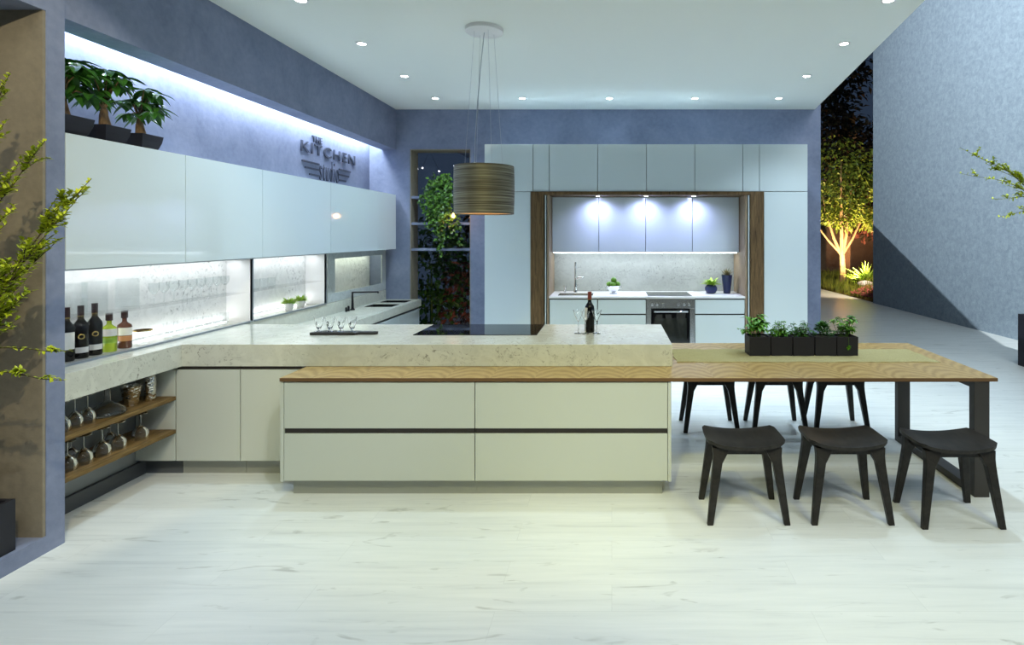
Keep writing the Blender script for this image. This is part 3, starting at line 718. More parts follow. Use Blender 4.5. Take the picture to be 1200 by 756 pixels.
for (yy, zz) in ((6.16,2.6),(7.3,2.6),(6.44,2.70),(6.6,2.4),(6.85,2.4),(6.30,2.44),(7.10,2.44)): pins.tube([(WL,yy,zz),(WL+.014,yy,zz)], .004, 6)
pins.build('standoff_pins', 'sign', t)

# ------------------------------------------------------------------ stools
def make_stool(name, lab):
    t = thing(name, lab, 'stool', (0,0,0), 'dark wooden stools around the oak table')
    st = MB(); nu, nv = 16, 8; W, D = .225, .165; top = []; bot = []
    for j in range(nv+1):
        for i in range(nu+1):
            u = -1+2*i/nu; v = -1+2*j/nv
            rc = 1-.10*(abs(u)**6)*(abs(v)**6)
            x = u*W*(1-.035*v*v*0)*rc; y = v*D*(1-.05*u*u)*rc
            z = .447+.020*u*u-.008*(1-u*u)+.003*v*v-(.004 if max(abs(u),abs(v)) > .99 else 0)
            top.append((x,y,z)); bot.append((x*.985,y*.985,z-.021))
    n1 = nu+1; N1 = len(top); fs = []
    for j in range(nv):
        for i in range(nu):
            k = j*n1+i; fs.append((k,k+1,k+n1+1,k+n1)); fs.append((N1+k,N1+k+n1,N1+k+n1+1,N1+k+1))
    for i in range(nu): fs.append((i,N1+i,N1+i+1,i+1)); k = nv*n1+i; fs.append((k,k+1,N1+k+1,N1+k))
    for j in range(nv): k = j*n1; fs.append((k,k+n1,N1+k+n1,N1+k)); k = j*n1+nu; fs.append((k,N1+k,N1+k+n1,k+n1))
    st.add(top+bot, fs).build('seat', 'stool', t, smooth=True, angle=50)
    ap = MB(); ap.box(-.15,.15,-.125,-.103,.385,.425).box(-.15,.15,.103,.125,.385,.425).box(-.165,-.143,-.11,.11,.385,.425).box(.143,.165,-.11,.11,.385,.425)
    ap.build('apron', 'stool', t, bevel=.002)
    for sx in (-1,1):
        for sy in (-1,1):
            secs = []
            for (z, cx, wx, wy) in ((0,.218,.017,.013),(.20,.190,.022,.018),(.34,.170,.026,.021),(.38,.158,.036,.022),(.427,.148,.050,.022)):
                cy = .160-.045*(z/.427); X = sx*cx; Y = sy*cy
                r = [(X-wx,Y-wy,z),(X+wx,Y-wy,z),(X+wx,Y+wy,z),(X-wx,Y+wy,z)]
                secs.append(r)
            MB().loft(secs).build('leg', 'stool', t, bevel=.003)
    return t
st0 = make_stool('wooden_stool', 'dark saddle-seat stool in front of the table, nearest the island drawers')
st0.location = (.775, 3.42, 0)
dup(st0, (1.365, 3.42, 0), 'dark saddle-seat stool in front of the table, middle of the front three')
dup(st0, (1.965, 3.375, 0), 'dark saddle-seat stool in front of the table, by the steel table leg')
dup(st0, (.83, 4.94, 0), 'dark stool behind the table, half hidden, nearest the island')
dup(st0, (1.40, 4.94, 0), 'dark stool behind the table, half hidden, middle of the back three')
dup(st0, (1.915, 4.94, 0), 'dark stool behind the table, half hidden, farthest from the island')

# ------------------------------------------------------------------ on the table
rn = MB(); X0, X1, Y0, Y1 = .455, 2.30, 4.03, 4.48; nu, nv = 60, 12; tp = []; bt = []
for j in range(nv+1):
    for i in range(nu+1):
        x = X0+(X1-X0)*i/nu+.006*math.sin(j*1.1); y = Y0+(Y1-Y0)*j/nv+.006*math.sin(i*.5)*(1 if j in (0,nv) else 0)
        z = .7545+.0015*math.sin(i*.7+j*.4)+.0012*math.sin(i*1.9-j)
        tp.append((x,y,z)); bt.append((x,y,.7503))
n1 = nu+1; q = len(tp); fs = []
for j in range(nv):
    for i in range(nu):
        k = j*n1+i; fs.append((k,k+1,k+n1+1,k+n1)); fs.append((q+k,q+k+n1,q+k+n1+1,q+k+1))
for i in range(nu): fs.append((i,q+i,q+i+1,i+1)); k = nv*n1+i; fs.append((k,k+1,q+k+1,q+k))
for j in range(nv): k = j*n1; fs.append((k,k+n1,q+k+n1,q+k)); k = j*n1+nu; fs.append((k,q+k,q+k+n1,k+n1))
tag(rn.add(tp+bt, fs).build('table_runner', 'linen', loc=(1.4,4.25,.7503), smooth=True, angle=50), 'olive linen runner lying on the oak table', 'table runner')

def herb_pot(x, y, s, h, lab, kind):
    t = thing('herb_planter', lab, 'planter', (x, y, .756), 'black cube planters on the table runner')
    z = .756; a = s/2; b = a*.985; th = .006
    p = MB()
    p.loft([[(x-b,y-b,z),(x+b,y-b,z),(x+b,y+b,z),(x-b,y+b,z)],[(x-a,y-a,z+h),(x+a,y-a,z+h),(x+a,y+a,z+h),(x-a,y+a,z+h)],
            [(x-a+th,y-a+th,z+h),(x+a-th,y-a+th,z+h),(x+a-th,y+a-th,z+h),(x-a+th,y+a-th,z+h)],[(x-a+th,y-a+th,z+h-.02),(x+a-th,y-a+th,z+h-.02),(x+a-th,y+a-th,z+h-.02),(x-a+th,y+a-th,z+h-.02)]])
    p.build('pot', 'pot', t)
    B(x-a+th,x+a-th,y-a+th,y+a-th,z+h-.03,z+h-.012).build('soil', 'soil', t)
    st = MB(); lf = MB(); zt = z+h-.015
    if kind == 'basil':
        for k in range(17):
            an = U(0,2*PI); sp = U(.02,.15); hh = U(.06,.19)
            b0 = Vector((x+U(-.03,.03), y+U(-.03,.03), zt)); e = Vector((x+math.cos(an)*sp-.02, y+math.sin(an)*sp*.8, zt+hh*(1.15-sp*3)))
            st.tube([b0,(b0+e)/2+Vector((0,0,.02)),e], [.0022,.0018,.0012], 5)
            for m_ in range(9):
                a2 = m_*2.4+U(-.3,.3); tt = U(.45,1); pp = b0.lerp(e, tt)+Vector((0,0,.02*(1-abs(2*tt-1))))
                lf.leaf(pp, (math.cos(a2),math.sin(a2),U(-.3,.35)), U(.040,.066), U(.026,.042), None, .45, 4, .3)
        m = 'leaf_basil'
    elif kind == 'mint':
        for k in range(22):
            an = U(0,2*PI); sp = U(.01,.07); b0 = Vector((x+U(-.04,.04), y+U(-.04,.04), zt)); e = b0+Vector((math.cos(an)*sp, math.sin(an)*sp, U(.04,.125)))
            st.tube([b0,e], .0016, 5)
            for m_ in range(10):
                a2 = m_*2.4; pp = b0.lerp(e, U(.3,1)); lf.leaf(pp, (math.cos(a2),math.sin(a2),U(-.2,.5)), U(.022,.040), U(.014,.024), None, .4, 3, .3)
        m = 'leaf_parsley' if x < 1.3 else 'leaf_herb'
    elif kind == 'mound':
        for k in range(330):
            an = U(0,2*PI); rr = math.sqrt(U(0,1)); pz = .10*(1-rr*rr)
            lf.leaf((x+math.cos(an)*rr*.068, y+math.sin(an)*rr*.062, zt+pz), (math.cos(an)*rr,math.sin(an)*rr,.8), U(.018,.032), .014, None, .4, 2)
        st.tube([(x,y,zt),(x,y,zt+.05)], .003, 5); m = 'leaf_herb'
    else:
        for k in range(26):
            an = U(0,2*PI); sp = U(.01,.08); b0 = Vector((x+U(-.03,.03), y+U(-.03,.03), zt)); e = b0+Vector((math.cos(an)*sp+.01, math.sin(an)*sp*.7, U(.03,.15)))
            st.tube([b0,e], .0016, 5)
            for m_ in range(9):
                a2 = m_*.7; lf.leaf(e+Vector((U(-.008,.008),U(-.008,.008),U(-.01,.01))), (math.cos(a2),math.sin(a2),U(-.2,.6)), U(.024,.044), U(.018,.032), None, .4, 3, .2)
        e = Vector((x+.005,y-a-.006,zt-.06)); st.tube([(x+.005,y-a+.02,zt),(x+.005,y-a-.004,zt+.012),e], .0014, 5)
        for m_ in range(8): a2 = m_*.8; lf.leaf(e, (math.cos(a2),-.2,math.sin(a2)), .022, .014, None, .3, 3)
        m = 'leaf_parsley'
    st.build('stems', 'stem', t); lf.build('foliage', m, t)
PYH = 4.30; hx = [1.088, 1.248, 1.410, 1.572, 1.732]
hl = [('basil', 'black cube planter with tall bright basil, leftmost in the row on the table'), ('mint', 'black cube planter with mint beside the basil'), ('mint', 'middle black cube planter with low dark herb, between mint and domed herb'),
      ('mound', 'black cube planter with dense domed herb, fourth from the left'), ('parsley', 'black cube planter with trailing parsley, rightmost in the row on the table')]
for x, (k, lab) in zip(hx, hl): herb_pot(x, PYH, .155, .138, lab, k)

# ------------------------------------------------------------------ bottles and glasses
def bottle(name, loc, h, r, lab, group, m='dark_bottle', foil='foil', emblem=True, flask=False, labels=((.06,.10,'label'),), la=(-1.9, .3)):
    t = thing(name, lab, 'bottle', loc, group); x, y, z = loc
    if flask: prof = [(r*.9,0),(r,.006),(r,h*.56),(r*.92,h*.62),(r*.45,h*.68),(r*.32,h*.71),(r*.30,h*.97),(0,h*.97)]
    else: prof = [(r*.9,0),(r,.008),(r,h*.58),(r*.93,h*.64),(r*.62,h*.70),(r*.40,h*.745),(r*.36,h*.80),(r*.36,h*.985),(0,h*.985)]
    sy = .75 if flask else 1
    MB().lathe(prof, loc, 32, 1, sy).build('glass_body', m, t, smooth=True, angle=50)
    MB().lathe([(r*.42,h*.80),(r*.42,h*.998),(r*.38,h),(0,h)], loc, 20).build('capsule', foil, t, smooth=True)
    if not flask: MB().lathe([(r*.43,h*.80),(r*.43,h*.812)], loc, 20).build('neck_ring', 'gold', t)
    for z0, z1, lm in labels:
        MB().lathe([(r*1.012,z0),(r*1.012,z1)], loc, 20, 1, sy, la[0], la[1]).build('label', lm, t, smooth=True)
    if emblem:
        a = -.75; q = Vector((math.cos(a), math.sin(a), 0)); tg = Vector((-q.y, q.x, 0)); c = Vector(loc)+q*(r*1.02)+Vector((0,0,h*.42))
        ring = [c+(tg*math.cos(k*PI/8)+Vector((0,0,1))*math.sin(k*PI/8))*.013 for k in range(17)]
        MB().tube(ring, .003, 6, False).build('emblem', 'gold', t)
    return t
BG = 'bottles standing in the lit display bay'
bottle('wine_bottle', (-3.19,3.365,.9045), .315, .038, 'dark bottle mostly hidden behind the wall pier', BG, labels=((.07,.17,'label'),), emblem=False)
bottle('wine_bottle', (-3.19,3.455,.9045), .315, .038, 'dark wine bottle with gold ring emblem, nearer the wall pier', BG, labels=((.035,.068,'label'),))
bottle('wine_bottle', (-3.19,3.548,.9045), .318, .038, 'dark wine bottle with gold ring emblem, beside the green bottle', BG, labels=((.035,.068,'label'),))
bottle('liquor_bottle', (-3.19,3.65,.9045), .245, .044, 'short bright yellow green bottle with black cap', BG, 'green_bottle', 'foil', False, True, ((.10,.145,'label'),(.055,.09,'leaf_bright')))
bottle('liquor_bottle', (-3.19,3.765,.9045), .245, .044, 'short amber brown bottle with two-tone label', BG, 'amber_bottle', 'foil', False, True, ((.085,.135,'label'),(.048,.082,'label_tan')))
bottle('red_wine_bottle', (-.17,4.40,.9005), .31, .037, 'dark wine bottle with red capsule standing on the island', None, 'dark_bottle', 'foil_red', False, False, ((.10,.19,'label'),), (-3.4,-2.0))

def wine_glass(name, loc, h, r, lab, group, shape='wine', flip=False, mt='ware'):
    x, y, z = loc
    if shape == 'wine': prof = [(r*.85,0),(r*.85,.002),(.008,.005),(.004,.012),(.004,h*.45),(r*.35,h*.50),(r*.85,h*.66),(r,h*.80),(r*.93,h)]
    elif shape == 'flare': prof = [(r*.75,0),(r*.75,.002),(.008,.005),(.0035,.012),(.0035,h*.50),(r*.25,h*.56),(r*.62,h*.74),(r,h)]
    elif shape == 'tumbler': prof = [(r*.8,0),(r*.8,.006),(r*.82,.006),(r,h)]
    else: prof = [(r*.9,0),(r*.9,.002),(.01,.006),(.005,.012),(.005,h*.5),(r*.5,h*.56),(r,h*.8),(r,h)]
    th = .0014
    inner = [(max(0, rr-th*1.5), zz+(.003 if i == 0 else 0)) for i, (rr, zz) in enumerate(prof) if zz >= h*.5 or shape == 'tumbler'][::-1]
    inner.append((0, inner[-1][1]))
    full = prof+inner
    if flip: full = [(rr, h-zz) for rr, zz in full]
    o = MB().lathe(full, loc, 24).build(name, mt, loc=loc, smooth=True, angle=60)
    return tag(o, lab, 'glass', group)
WG = 'wine glasses beside the wine bottle on the island'
wine_glass('wine_glass', (-.253,4.345,.9005), .178, .042, 'clear wine glass left of the wine bottle on the island', WG, 'flare', mt='glass')
wine_glass('wine_glass', (-.198,4.325,.9005), .170, .036, 'clear wine glass directly in front of the wine bottle', WG, 'flare', mt='glass')
wine_glass('wine_glass', (-.115,4.335,.9005), .178, .040, 'clear wine glass right of the wine bottle on the island', WG, 'flare', mt='glass')
# upside-down stemware on the oak shelves
SG = 'upturned stemware on the oak bar shelves'
lower = [(3.22,-3.05),(3.32,-3.05),(3.44,-3.05),(3.55,-3.05),(3.72,-3.05)]
ll = ['nearest the wall pier', 'second from the wall pier', 'middle one', 'second from the cabinet', 'nearest the cabinet']
for (y, x), s_ in zip(lower, ll): wine_glass('balloon_glass', (x, y, .3255), .165, .046, 'upturned balloon glass at the front of the lower shelf, '+s_, SG, 'wine', True, 'glass')
for y, s_ in ((3.36,'behind the second front glass'),(3.62,'between the last two front glasses')): wine_glass('balloon_glass', (-3.16, y, .3255), .150, .038, 'smaller upturned glass at the back of the lower shelf, '+s_, SG, 'wine', True, 'glass')
for y, s_ in ((3.20,'nearest the wall pier'),(3.275,'second from the wall pier'),(3.355,'beside the decanter')): wine_glass('balloon_glass', (-3.06, y, .5505), .165, .040, 'upturned stemmed glass on the upper oak shelf, '+s_, SG, 'wine', True, 'glass')
tag(MB().lathe([(.085,0),(.095,.012),(.085,.035),(.045,.065),(.018,.085),(.015,.15),(.024,.165),(.021,.165),(.012,.15),(.014,.086),(.04,.063),(.08,.034),(.088,.012),(0,.006)], (-3.07,3.50,.5505), 32).build('wine_decanter', 'glass', loc=(-3.07,3.50,.5505), smooth=True, angle=60), 'wide-bottomed clear decanter on the upper oak shelf', 'decanter')
def hammered(name, loc, prof, lab, cat):
    m = mat('hammered_silver_'+name, (.75,.72,.66), .16, metal=1); n = N(m)
    vv = n.n('ShaderNodeTexVoronoi'); vv.inputs['Scale'].default_value = 55; n.l(n.coord(), vv.inputs['Vector']); n.bump(vv.outputs['Distance'], .8, .006)
    tag(MB().lathe(prof, loc, 32).build(name, m, loc=loc, smooth=True, angle=60), lab, cat)
hammered('ice_bucket', (-3.08,3.685,.5505), [(.036,0),(.038,.004),(.056,.125),(.058,.127),(.054,.127),(.035,.008),(0,.007)], 'flared hammered silver ice bucket on the upper oak shelf', 'bucket')
hammered('cocktail_shaker', (-3.05,3.80,.5505), [(.03,0),(.032,.004),(.032,.165),(.029,.17),(.028,.17),(.028,.01),(0,.008)], 'tall hammered silver cup at the far end of the upper oak shelf', 'cup')
# glassware in the lit bays
for k, (y, s_) in enumerate(((3.42,'nearest the wall pier'),(3.56,'middle of the three'),(3.80,'by the seam between the glass doors'))):
    mb = MB(); a = .045; z = 1.157; x = -3.2
    mb.loft([[(x+sx*a*q_,y+sy*a*q_,zz) for sx,sy in ((-1,-1),(1,-1),(1,1),(-1,1))] for q_, zz in ((1,z),(1,z+.20),(.93,z+.20),(.93,z+.012))])
    tag(mb.build('glass_vase', 'ware', loc=(x,y,z)), 'clear square glass vase on the glass shelf, '+s_, 'vase', 'square vases on the glass shelf')
for k in range(9):
    wine_glass('stem_glass', (-3.20, 4.02+k*.092, 1.157), .15, .034, 'clear stemmed glass in the row on the glass shelf of the bottle bay', 'stemmed glasses on the glass shelf')
for k in range(7):
    wine_glass('tumbler_glass', (-3.20, 4.15+k*.1, .9045), .10, .034, 'clear tumbler on the floor of the bottle bay', 'tumblers on the floor of the bottle bay', 'tumbler')
for k in range(4):
    wine_glass('small_tumbler', (-3.20, 5.05+k*.12, 1.157), .09, .036, 'clear tumbler on the glass shelf above the tiny plants', 'tumblers on the glass shelf of the plant bay', 'tumbler')
t = thing('coupe_glass', 'clear coupe glass with gold rim on the floor of the bottle bay', 'glass', (-3.18,3.90,.9045))
MB().lathe([(.032,0),(.032,.002),(.007,.006),(.005,.012),(.005,.045),(.03,.055),(.052,.092),(.050,.092),(.028,.058),(0,.05)], (-3.18,3.90,.9045), 28).build('bowl', 'ware', t, smooth=True, angle=60)
MB().lathe([(.052,.090),(.0535,.090),(.0535,.097),(.050,.097),(.050,.090)], (-3.18,3.90,.9045), 28).build('gold_rim', 'gold', t, smooth=True)
# tasting board with numbered glasses
t = thing('tasting_board', 'black paddle board holding four numbered glasses on the island', 'serving board', (-2.05, 4.31, .9005))
bd = MB().prism([(-2.24,4.26),(-1.905,4.26),(-1.885,4.285),(-1.765,4.285),(-1.755,4.30),(-1.755,4.32),(-1.765,4.335),(-1.885,4.335),(-1.905,4.36),(-2.24,4.36)], .9005, .920)
bd.build('board', 'black_wood', t, bevel=.003)
MB().lathe([(.010,0),(.006,0),(.006,.002),(.010,.002)], (-1.775,4.31,.9201), 16).build('hanging_ring', 'steel', t)
for i in range(4):
    x = -2.195+i*.083; l_ = thing('tasting_glass', 'small footed tasting glass printed with the number '+'1234'[i], 'glass', (x,4.31,.9205), 'numbered tasting glasses on the black board')
    MB().lathe([(.026,0),(.026,.003),(.009,.007),(.008,.014),(.016,.024),(.025,.055),(.035,.108),(.033,.108),(.023,.056),(.014,.028),(0,.022)], (x,4.31,.9205), 24).build('glass_body', 'glass', l_, smooth=True, angle=60)
    place_text('1234'[i], 'number', l_, 'ink', x-(.003 if i == 0 else .009), x+(.003 if i == 0 else .009), .970, 1.001, 4.31-.0345, .0008, .03, 1, 'front')

# bowl of green fruit, navy pots
t = thing('fruit_bowl', 'footed silver bowl of green fruit in the alcove', 'bowl', (.02,7.45,.8855))
MB().lathe([(.05,0),(.052,.004),(.02,.012),(.018,.02),(.055,.035),(.075,.07),(.082,.105),(.079,.105),(.07,.07),(.05,.04),(0,.03)], (.02,7.45,.8855), 32).build('bowl', 'chrome', t, smooth=True)
for s_ in (-1,1): MB().tube([(.02+s_*.078,7.45,.975),(.02+s_*.105,7.45,.985),(.02+s_*.10,7.45,.955),(.02+s_*.072,7.45,.95)], .004, 6).build('handle', 'chrome', t, smooth=True)
fl = ['left front one', 'front middle one', 'right one', 'topmost one', 'rear one']
for (dx, dy, dz), s_ in zip(((-.052,-.01,.125),(-.005,-.045,.118),(.053,0,.125),(.005,.005,.178),(0,.05,.125)), fl):
    mb = MB(); r = .038; rings = []
    for i in range(9):
        th_ = i/8*PI; rings.append([(.02+dx+r*math.sin(th_)*(1+.07*math.sin(5*a_+i))*math.cos(a_)+.00001, 7.45+dy+r*math.sin(th_)*(1+.07*math.sin(5*a_+i))*math.sin(a_), .8855+dz-r*math.cos(th_)*.95) for a_ in [2*PI*k/14 for k in range(14)]])
    tag(mb.loft(rings).build('green_fruit', 'fruit', loc=(.02+dx,7.45+dy,.8855+dz-r), smooth=True), 'round green fruit in the silver bowl, '+s_, 'fruit', 'green fruit in the silver bowl')
t = thing('potted_plant', 'bright leafy plant in a round navy pot on the alcove worktop', 'potted plant', (1.29,7.48,.8855))
MB().lathe([(.045,0),(.06,.008),(.08,.05),(.078,.085),(.05,.118),(.047,.118),(.047,.105),(0,.10)], (1.29,7.48,.8855), 32).build('pot', 'pot_blue', t, smooth=True, angle=60)
lf = MB()
for k in range(34):
    a = k*2.4; e = .35+.9*(k/34); lf.leaf((1.29+.02*math.cos(a),7.48+.02*math.sin(a),.99), (math.cos(a)*math.cos(e),math.sin(a)*math.cos(e),math.sin(e)), U(.09,.14), .042, None, .35, 5, .7)
lf.build('foliage', 'leaf_bright', t)
t = thing('potted_succulent', 'spiky succulent in a tall tapered navy pot in the alcove corner', 'potted plant', (1.50,7.50,.8855))
MB().lathe([(.042,0),(.045,.004),(.070,.235),(.074,.24),(.066,.24),(.062,.225),(0,.22)], (1.50,7.50,.8855), 32).build('pot', 'pot_blue', t, smooth=True, angle=50)
lf = MB()
for k in range(30):
    a = k*2.4; e = .15+1.0*(k/30); lf.leaf((1.50,7.50,1.11), (math.cos(a)*math.cos(e),math.sin(a)*math.cos(e),math.sin(e)), U(.09,.13), .020, None, -.1, 4, .2)
lf.build('foliage', 'leaf_agave', t)
for (y, s_) in ((5.63, 'tiny bright green plant in a white pot, left of the two in the lit bay'), (5.84, 'tiny bright green plant in a white pot, right of the two in the lit bay')):
    t = thing('tiny_potted_plant', s_, 'potted plant', (-3.16,y,.9045), 'tiny plants in the lit bay')
    MB().lathe([(.030,0),(.032,.003),(.043,.075),(.040,.075),(.036,.06),(0,.058)], (-3.16,y,.9045), 24).build('pot', 'pot_white', t, smooth=True, angle=50)
    lf = MB()
    for k in range(140):
        a = U(0,2*PI); e = U(.3,1.5); lf.leaf((-3.16+.02*math.cos(a),y+.02*math.sin(a),.965), (math.cos(a)*math.cos(e),math.sin(a)*math.cos(e),math.sin(e)), U(.05,.09), .010, None, .3, 3)
    lf.build('foliage', 'leaf_bright', t)

# ------------------------------------------------------------------ money trees on the wall cabinets
def money_tree(x, y, s, lab, seed):
    r_ = random.Random(seed); u_ = r_.uniform
    t = thing('money_tree', lab, 'potted plant', (x,y,2.191), 'potted money trees on top of the wall cabinets'); z = 2.191
    rings = []
    for hh, a in ((0,.062),(.03,.078),(.07,.090),(.112,.096),(.115,.096),(.115,.090),(.10,.086)):
        a *= s; rings.append([(x-a,y-a,z+hh*s),(x+a,y-a,z+hh*s),(x+a,y+a,z+hh*s),(x-a,y+a,z+hh*s)])
    MB().loft(rings).build('pot', 'pot', t)
    zt = z+.10*s
    B(x-.08*s,x+.08*s,y-.08*s,y+.08*s,zt-.008,zt+.004).build('soil', 'soil', t)
    tk = MB(); tk.tube([(x,y,zt),(x+.004,y,zt+.03),(x-.003,y,zt+.09*s),(x,y,zt+.13*s)], [.034*s,.032*s,.024*s,.018*s], 12)
    lf = MB()
    for k in range(12):
        a = k*2.4+u_(-.3,.3); sp = u_(.05,.20)*s; hh = u_(.03,.26)*s
        b0 = Vector((x,y,zt+.12*s)); e = b0+Vector((math.cos(a)*sp*.55+.01, math.sin(a)*sp, hh))
        tk.tube([b0,b0.lerp(e,.5)+Vector((0,0,.03)),e], [.005,.0035,.0025], 6)
        for m_ in range(7):
            a2 = m_*2*PI/7+u_(-.2,.2); el = u_(-.55,.15)
            d = Vector((math.cos(a2)*math.cos(el), math.sin(a2)*math.cos(el), math.sin(el)+.05))
            q_ = e+d*.15*s
            if q_.y < 3.10 or q_.x < WL+.03 or e.y < 3.10: continue
            lf.leaf(e, d, u_(.095,.15)*s, u_(.040,.056)*s, None, .35, 5, .75)
    tk.build('trunk', 'bark', t, smooth=True); lf.build('foliage', 'leaf_money', t)
money_tree(-3.08, 3.225, 1.0, 'potted money tree partly cut off by the wall pier, highest in the picture', 3)
money_tree(-3.08, 3.49, .94, 'potted money tree in the middle of the three on the wall cabinets', 5)
money_tree(-3.08, 3.755, .90, 'potted money tree on the wall cabinets, farthest from the wall pier', 8)

# ------------------------------------------------------------------ trailing plant in the niche
t = thing('trailing_plant', 'lush green trailing plant hanging down over the niche shelves', 'plant', (-2.36, 7.98, 2.18))
sm = MB(); lf = MB()
MB().lathe([(.06,0),(.085,.12),(.09,.125),(.08,.125),(0,.11)], (-2.3,7.985,2.181), 20).build('pot', 'pot', t, smooth=True, angle=50)
for k in range(44):
    cx = -2.36+U(-.24,.24); cy = U(7.80,7.90); zl = (U(1.5, 2.0) if k % 5 else U(1.2,1.5))+abs(cx+2.36)*.8
    pts = [(-2.32,7.96,2.30), (cx*.5-2.32*.5,cy+.04,2.42+U(-.05,.08)), (cx,cy,2.25+U(-.1,.1))]
    zz = 2.15; xx = cx; yy = cy-.01
    while zz > zl:
        xx += U(-.045,.045); yy = min(7.815, max(7.72, yy+U(-.02,.02))); pts.append((xx,yy,zz)); zz -= U(.07,.12)
    sm.tube(pts, .0022, 4)
    for i in range(1, len(pts)):
        a0, a1 = Vector(pts[i-1]), Vector(pts[i])
        dens = 7 if zz > 0 else 5
        for m_ in range(4):
            q_ = a0.lerp(a1, U(0,1)); a = U(0,2*PI)
            if q_.z < 1.35 and U(0,1) < .5: continue
            lf.leaf(q_+Vector((U(-.02,.02),U(-.02,.01),U(-.02,.02))), (math.cos(a), -.5+.5*math.sin(a), U(-1,.3)), U(.03,.065), U(.026,.05), (U(-.4,.4),-1,.5), .3, 3, .2)
sm.build('stems', 'stem', t); lf.build('foliage', 'leaf_ivy', t)
t = thing('globe_bulb', 'small glowing orange bulb hanging in the tall niche beside the pendant lamp', 'lamp', (-2.14, 7.76, 2.135))
MB().tube([(-2.14,7.90,2.145),(-2.14,7.76,2.14),(-2.14,7.76,1.94)], .002, 5).build('cord', 'black_metal', t)
MB().lathe([(0,-.035),(.02,-.025),(.024,-.008),(.012,.015),(.009,.03),(0,.032)], (-2.14,7.76,1.91), 16).build('bulb', 'bulb_warm', t, smooth=True)
l = bpy.data.lights.new('bulb_light','POINT'); l.energy = 1.5; l.color = (1,.45,.2); l.shadow_soft_size = .03; o = bpy.data.objects.new('bulb_light', l); COL.objects.link(o); o.location = (-2.14,7.72,1.90)
spot('niche_spot', (-1.2, 6.9, 3.3), (-2.35, 7.85, 1.9), 12, (1,.95,.80), 36, .6, .04)

# ------------------------------------------------------------------ planters with leafy twigs
def planter(x0, x1, y0, y1, z0, h, lab, name='square_planter'):
    t = thing(name, lab, 'planter', ((x0+x1)/2,(y0+y1)/2,z0)); th = .02
    mb = MB().box(x0,x1,y0,y1,z0,z0+.02).box(x0,x0+th,y0,y1,z0+.02,z0+h).box(x1-th,x1,y0,y1,z0+.02,z0+h).box(x0+th,x1-th,y0,y0+th,z0+.02,z0+h).box(x0+th,x1-th,y1-th,y1,z0+.02,z0+h)
    mb.build('box', 'pot', t); B(x0+th,x1-th,y0+th,y1-th,z0+h-.08,z0+h-.05).build('soil', 'soil', t); return t
def twigs(t, root, tips, sub, seed, leafL=.017, spread=.16, nsub=16, span=.4):
    r_ = random.Random(seed); u_ = r_.uniform; st = MB(); lf = MB(); root = Vector(root)
    def leaves(a, b, n):
        for k in range(n):
            q_ = a.lerp(b, (k+u_(0,1))/n); an = u_(0,2*PI)
            d = (b-a).normalized()*.8+Vector((math.cos(an),math.sin(an),u_(-.4,.9)))*.9
            lf.leaf(q_, d, leafL*u_(.7,1.4), leafL*.62, None, .2, 3)
    for tip, bow in tips:
        tip = Vector(tip); n = 12; pts = []
        for i in range(n+1):
            s_ = i/n; p = root.lerp(tip, s_)+Vector(bow)*math.sin(PI*s_)+Vector((math.sin(s_*9+seed+tip.z*3),math.cos(s_*7+tip.x),math.sin(s_*11)))*.018*s_
            pts.append(p)
        pts[-1] = tip
        st.tube(pts, [.009*(1-.85*i/n) for i in range(n+1)], 5)
        for i in range(int(n*span), n):
            leaves(pts[i], pts[i+1], 9)
        for k in range(nsub):
            i = r_.randint(int(n*span), n-1); b0 = pts[i]; dr = (pts[i+1]-pts[i]).normalized()
            e = b0+(dr*u_(.6,1.2)+Vector((u_(-1,1),u_(-.6,.6),u_(-.3,1)))*.8)*sub*u_(.5,1)*(1.25-.7*i/n)
            mid = b0.lerp(e,.5)+Vector((u_(-.01,.01),u_(-.01,.01),.012))
            st.tube([b0,mid,e], [.003,.002,.001], 4); leaves(b0,mid,8); leaves(mid,e,9)
    st.build('branches', 'twig', t); lf.build('foliage', 'leaf_twig', t)
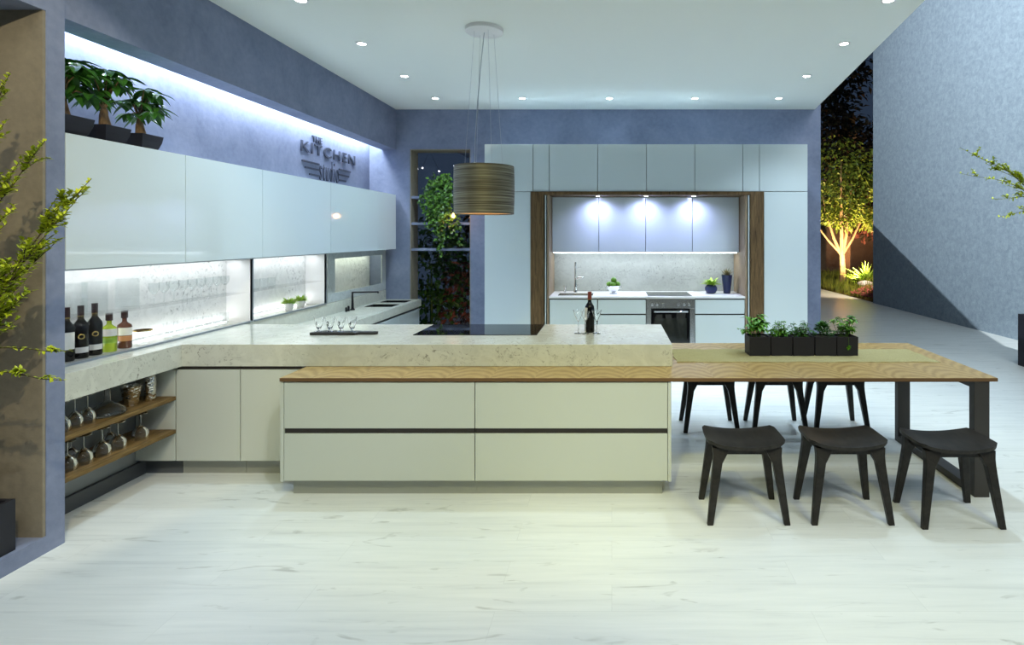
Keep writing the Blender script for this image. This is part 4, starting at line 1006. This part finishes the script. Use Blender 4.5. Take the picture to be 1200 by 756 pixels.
planter(-3.42, -2.945, 2.33, 2.84, .0885, .252, 'dark square planter in the wall recess at the left edge')
sh = thing('leafy_shrub', 'yellow green twiggy shrub growing out of the wall recess at the left edge', 'shrub', (-3.2, 2.58, .29))
twigs(sh, (-3.2,2.58,.285), [((-2.37,2.62,1.90),(-.12,0,.02)), ((-2.42,2.60,1.80),(-.10,-.05,-.05)), ((-2.72,2.60,2.38),(-.10,0,.05)), ((-2.60,2.64,2.08),(-.12,0,.05)),
      ((-2.56,2.66,1.62),(-.12,0,.04)), ((-2.66,2.55,1.50),(-.10,0,.05)), ((-2.82,2.60,1.95),(-.05,0,.0)), ((-2.80,2.5,1.6),(-.05,0,0)), ((-2.62,2.52,1.78),(-.1,0,.05)), ((-2.80,2.66,2.18),(-.1,0,.05)), ((-2.66,2.6,1.36),(-.12,0,.05)), ((-2.86,2.6,1.74),(-.05,0,.05)), ((-2.74,2.58,1.92),(-.08,0,.05))],
      .17, 4, .025, nsub=34, span=.50)
s2 = thing('drooping_twigs', 'two thin leafy twigs reaching low across the wall pier', 'twigs', (-3.1, 2.58, .29))
twigs(s2, (-3.1,2.58,.285), [((-2.44,2.60,1.12),(-.22,0,.30)), ((-2.475,2.60,.985),(-.22,0,.30))], .05, 9, .020, nsub=8, span=.45)
planter(5.14, 5.60, 6.83, 7.28, .0005, .65, 'dark square planter beside the right-hand wall at the right edge')
s3 = thing('leaning_shrub', 'yellow green twiggy branches leaning in from the right edge', 'shrub', (5.38, 7.05, .60))
twigs(s3, (5.40,7.05,.59), [((4.24,7.0,2.71),(.42,0,.30)), ((4.22,7.0,2.40),(.45,0,.45)), ((4.45,7.0,2.60),(.40,0,.32)), ((4.55,7.0,2.52),(.4,0,.3)), ((4.62,7.0,2.08),(.45,0,.55)), ((4.70,7.0,1.86),(.45,0,.6)), ((4.7,7.05,2.55),(.4,0,.2)), ((4.85,7.0,2.4),(.3,0,.3)), ((4.8,7.0,2.25),(.42,0,.42))], .16, 6, .030, nsub=16, span=.55)
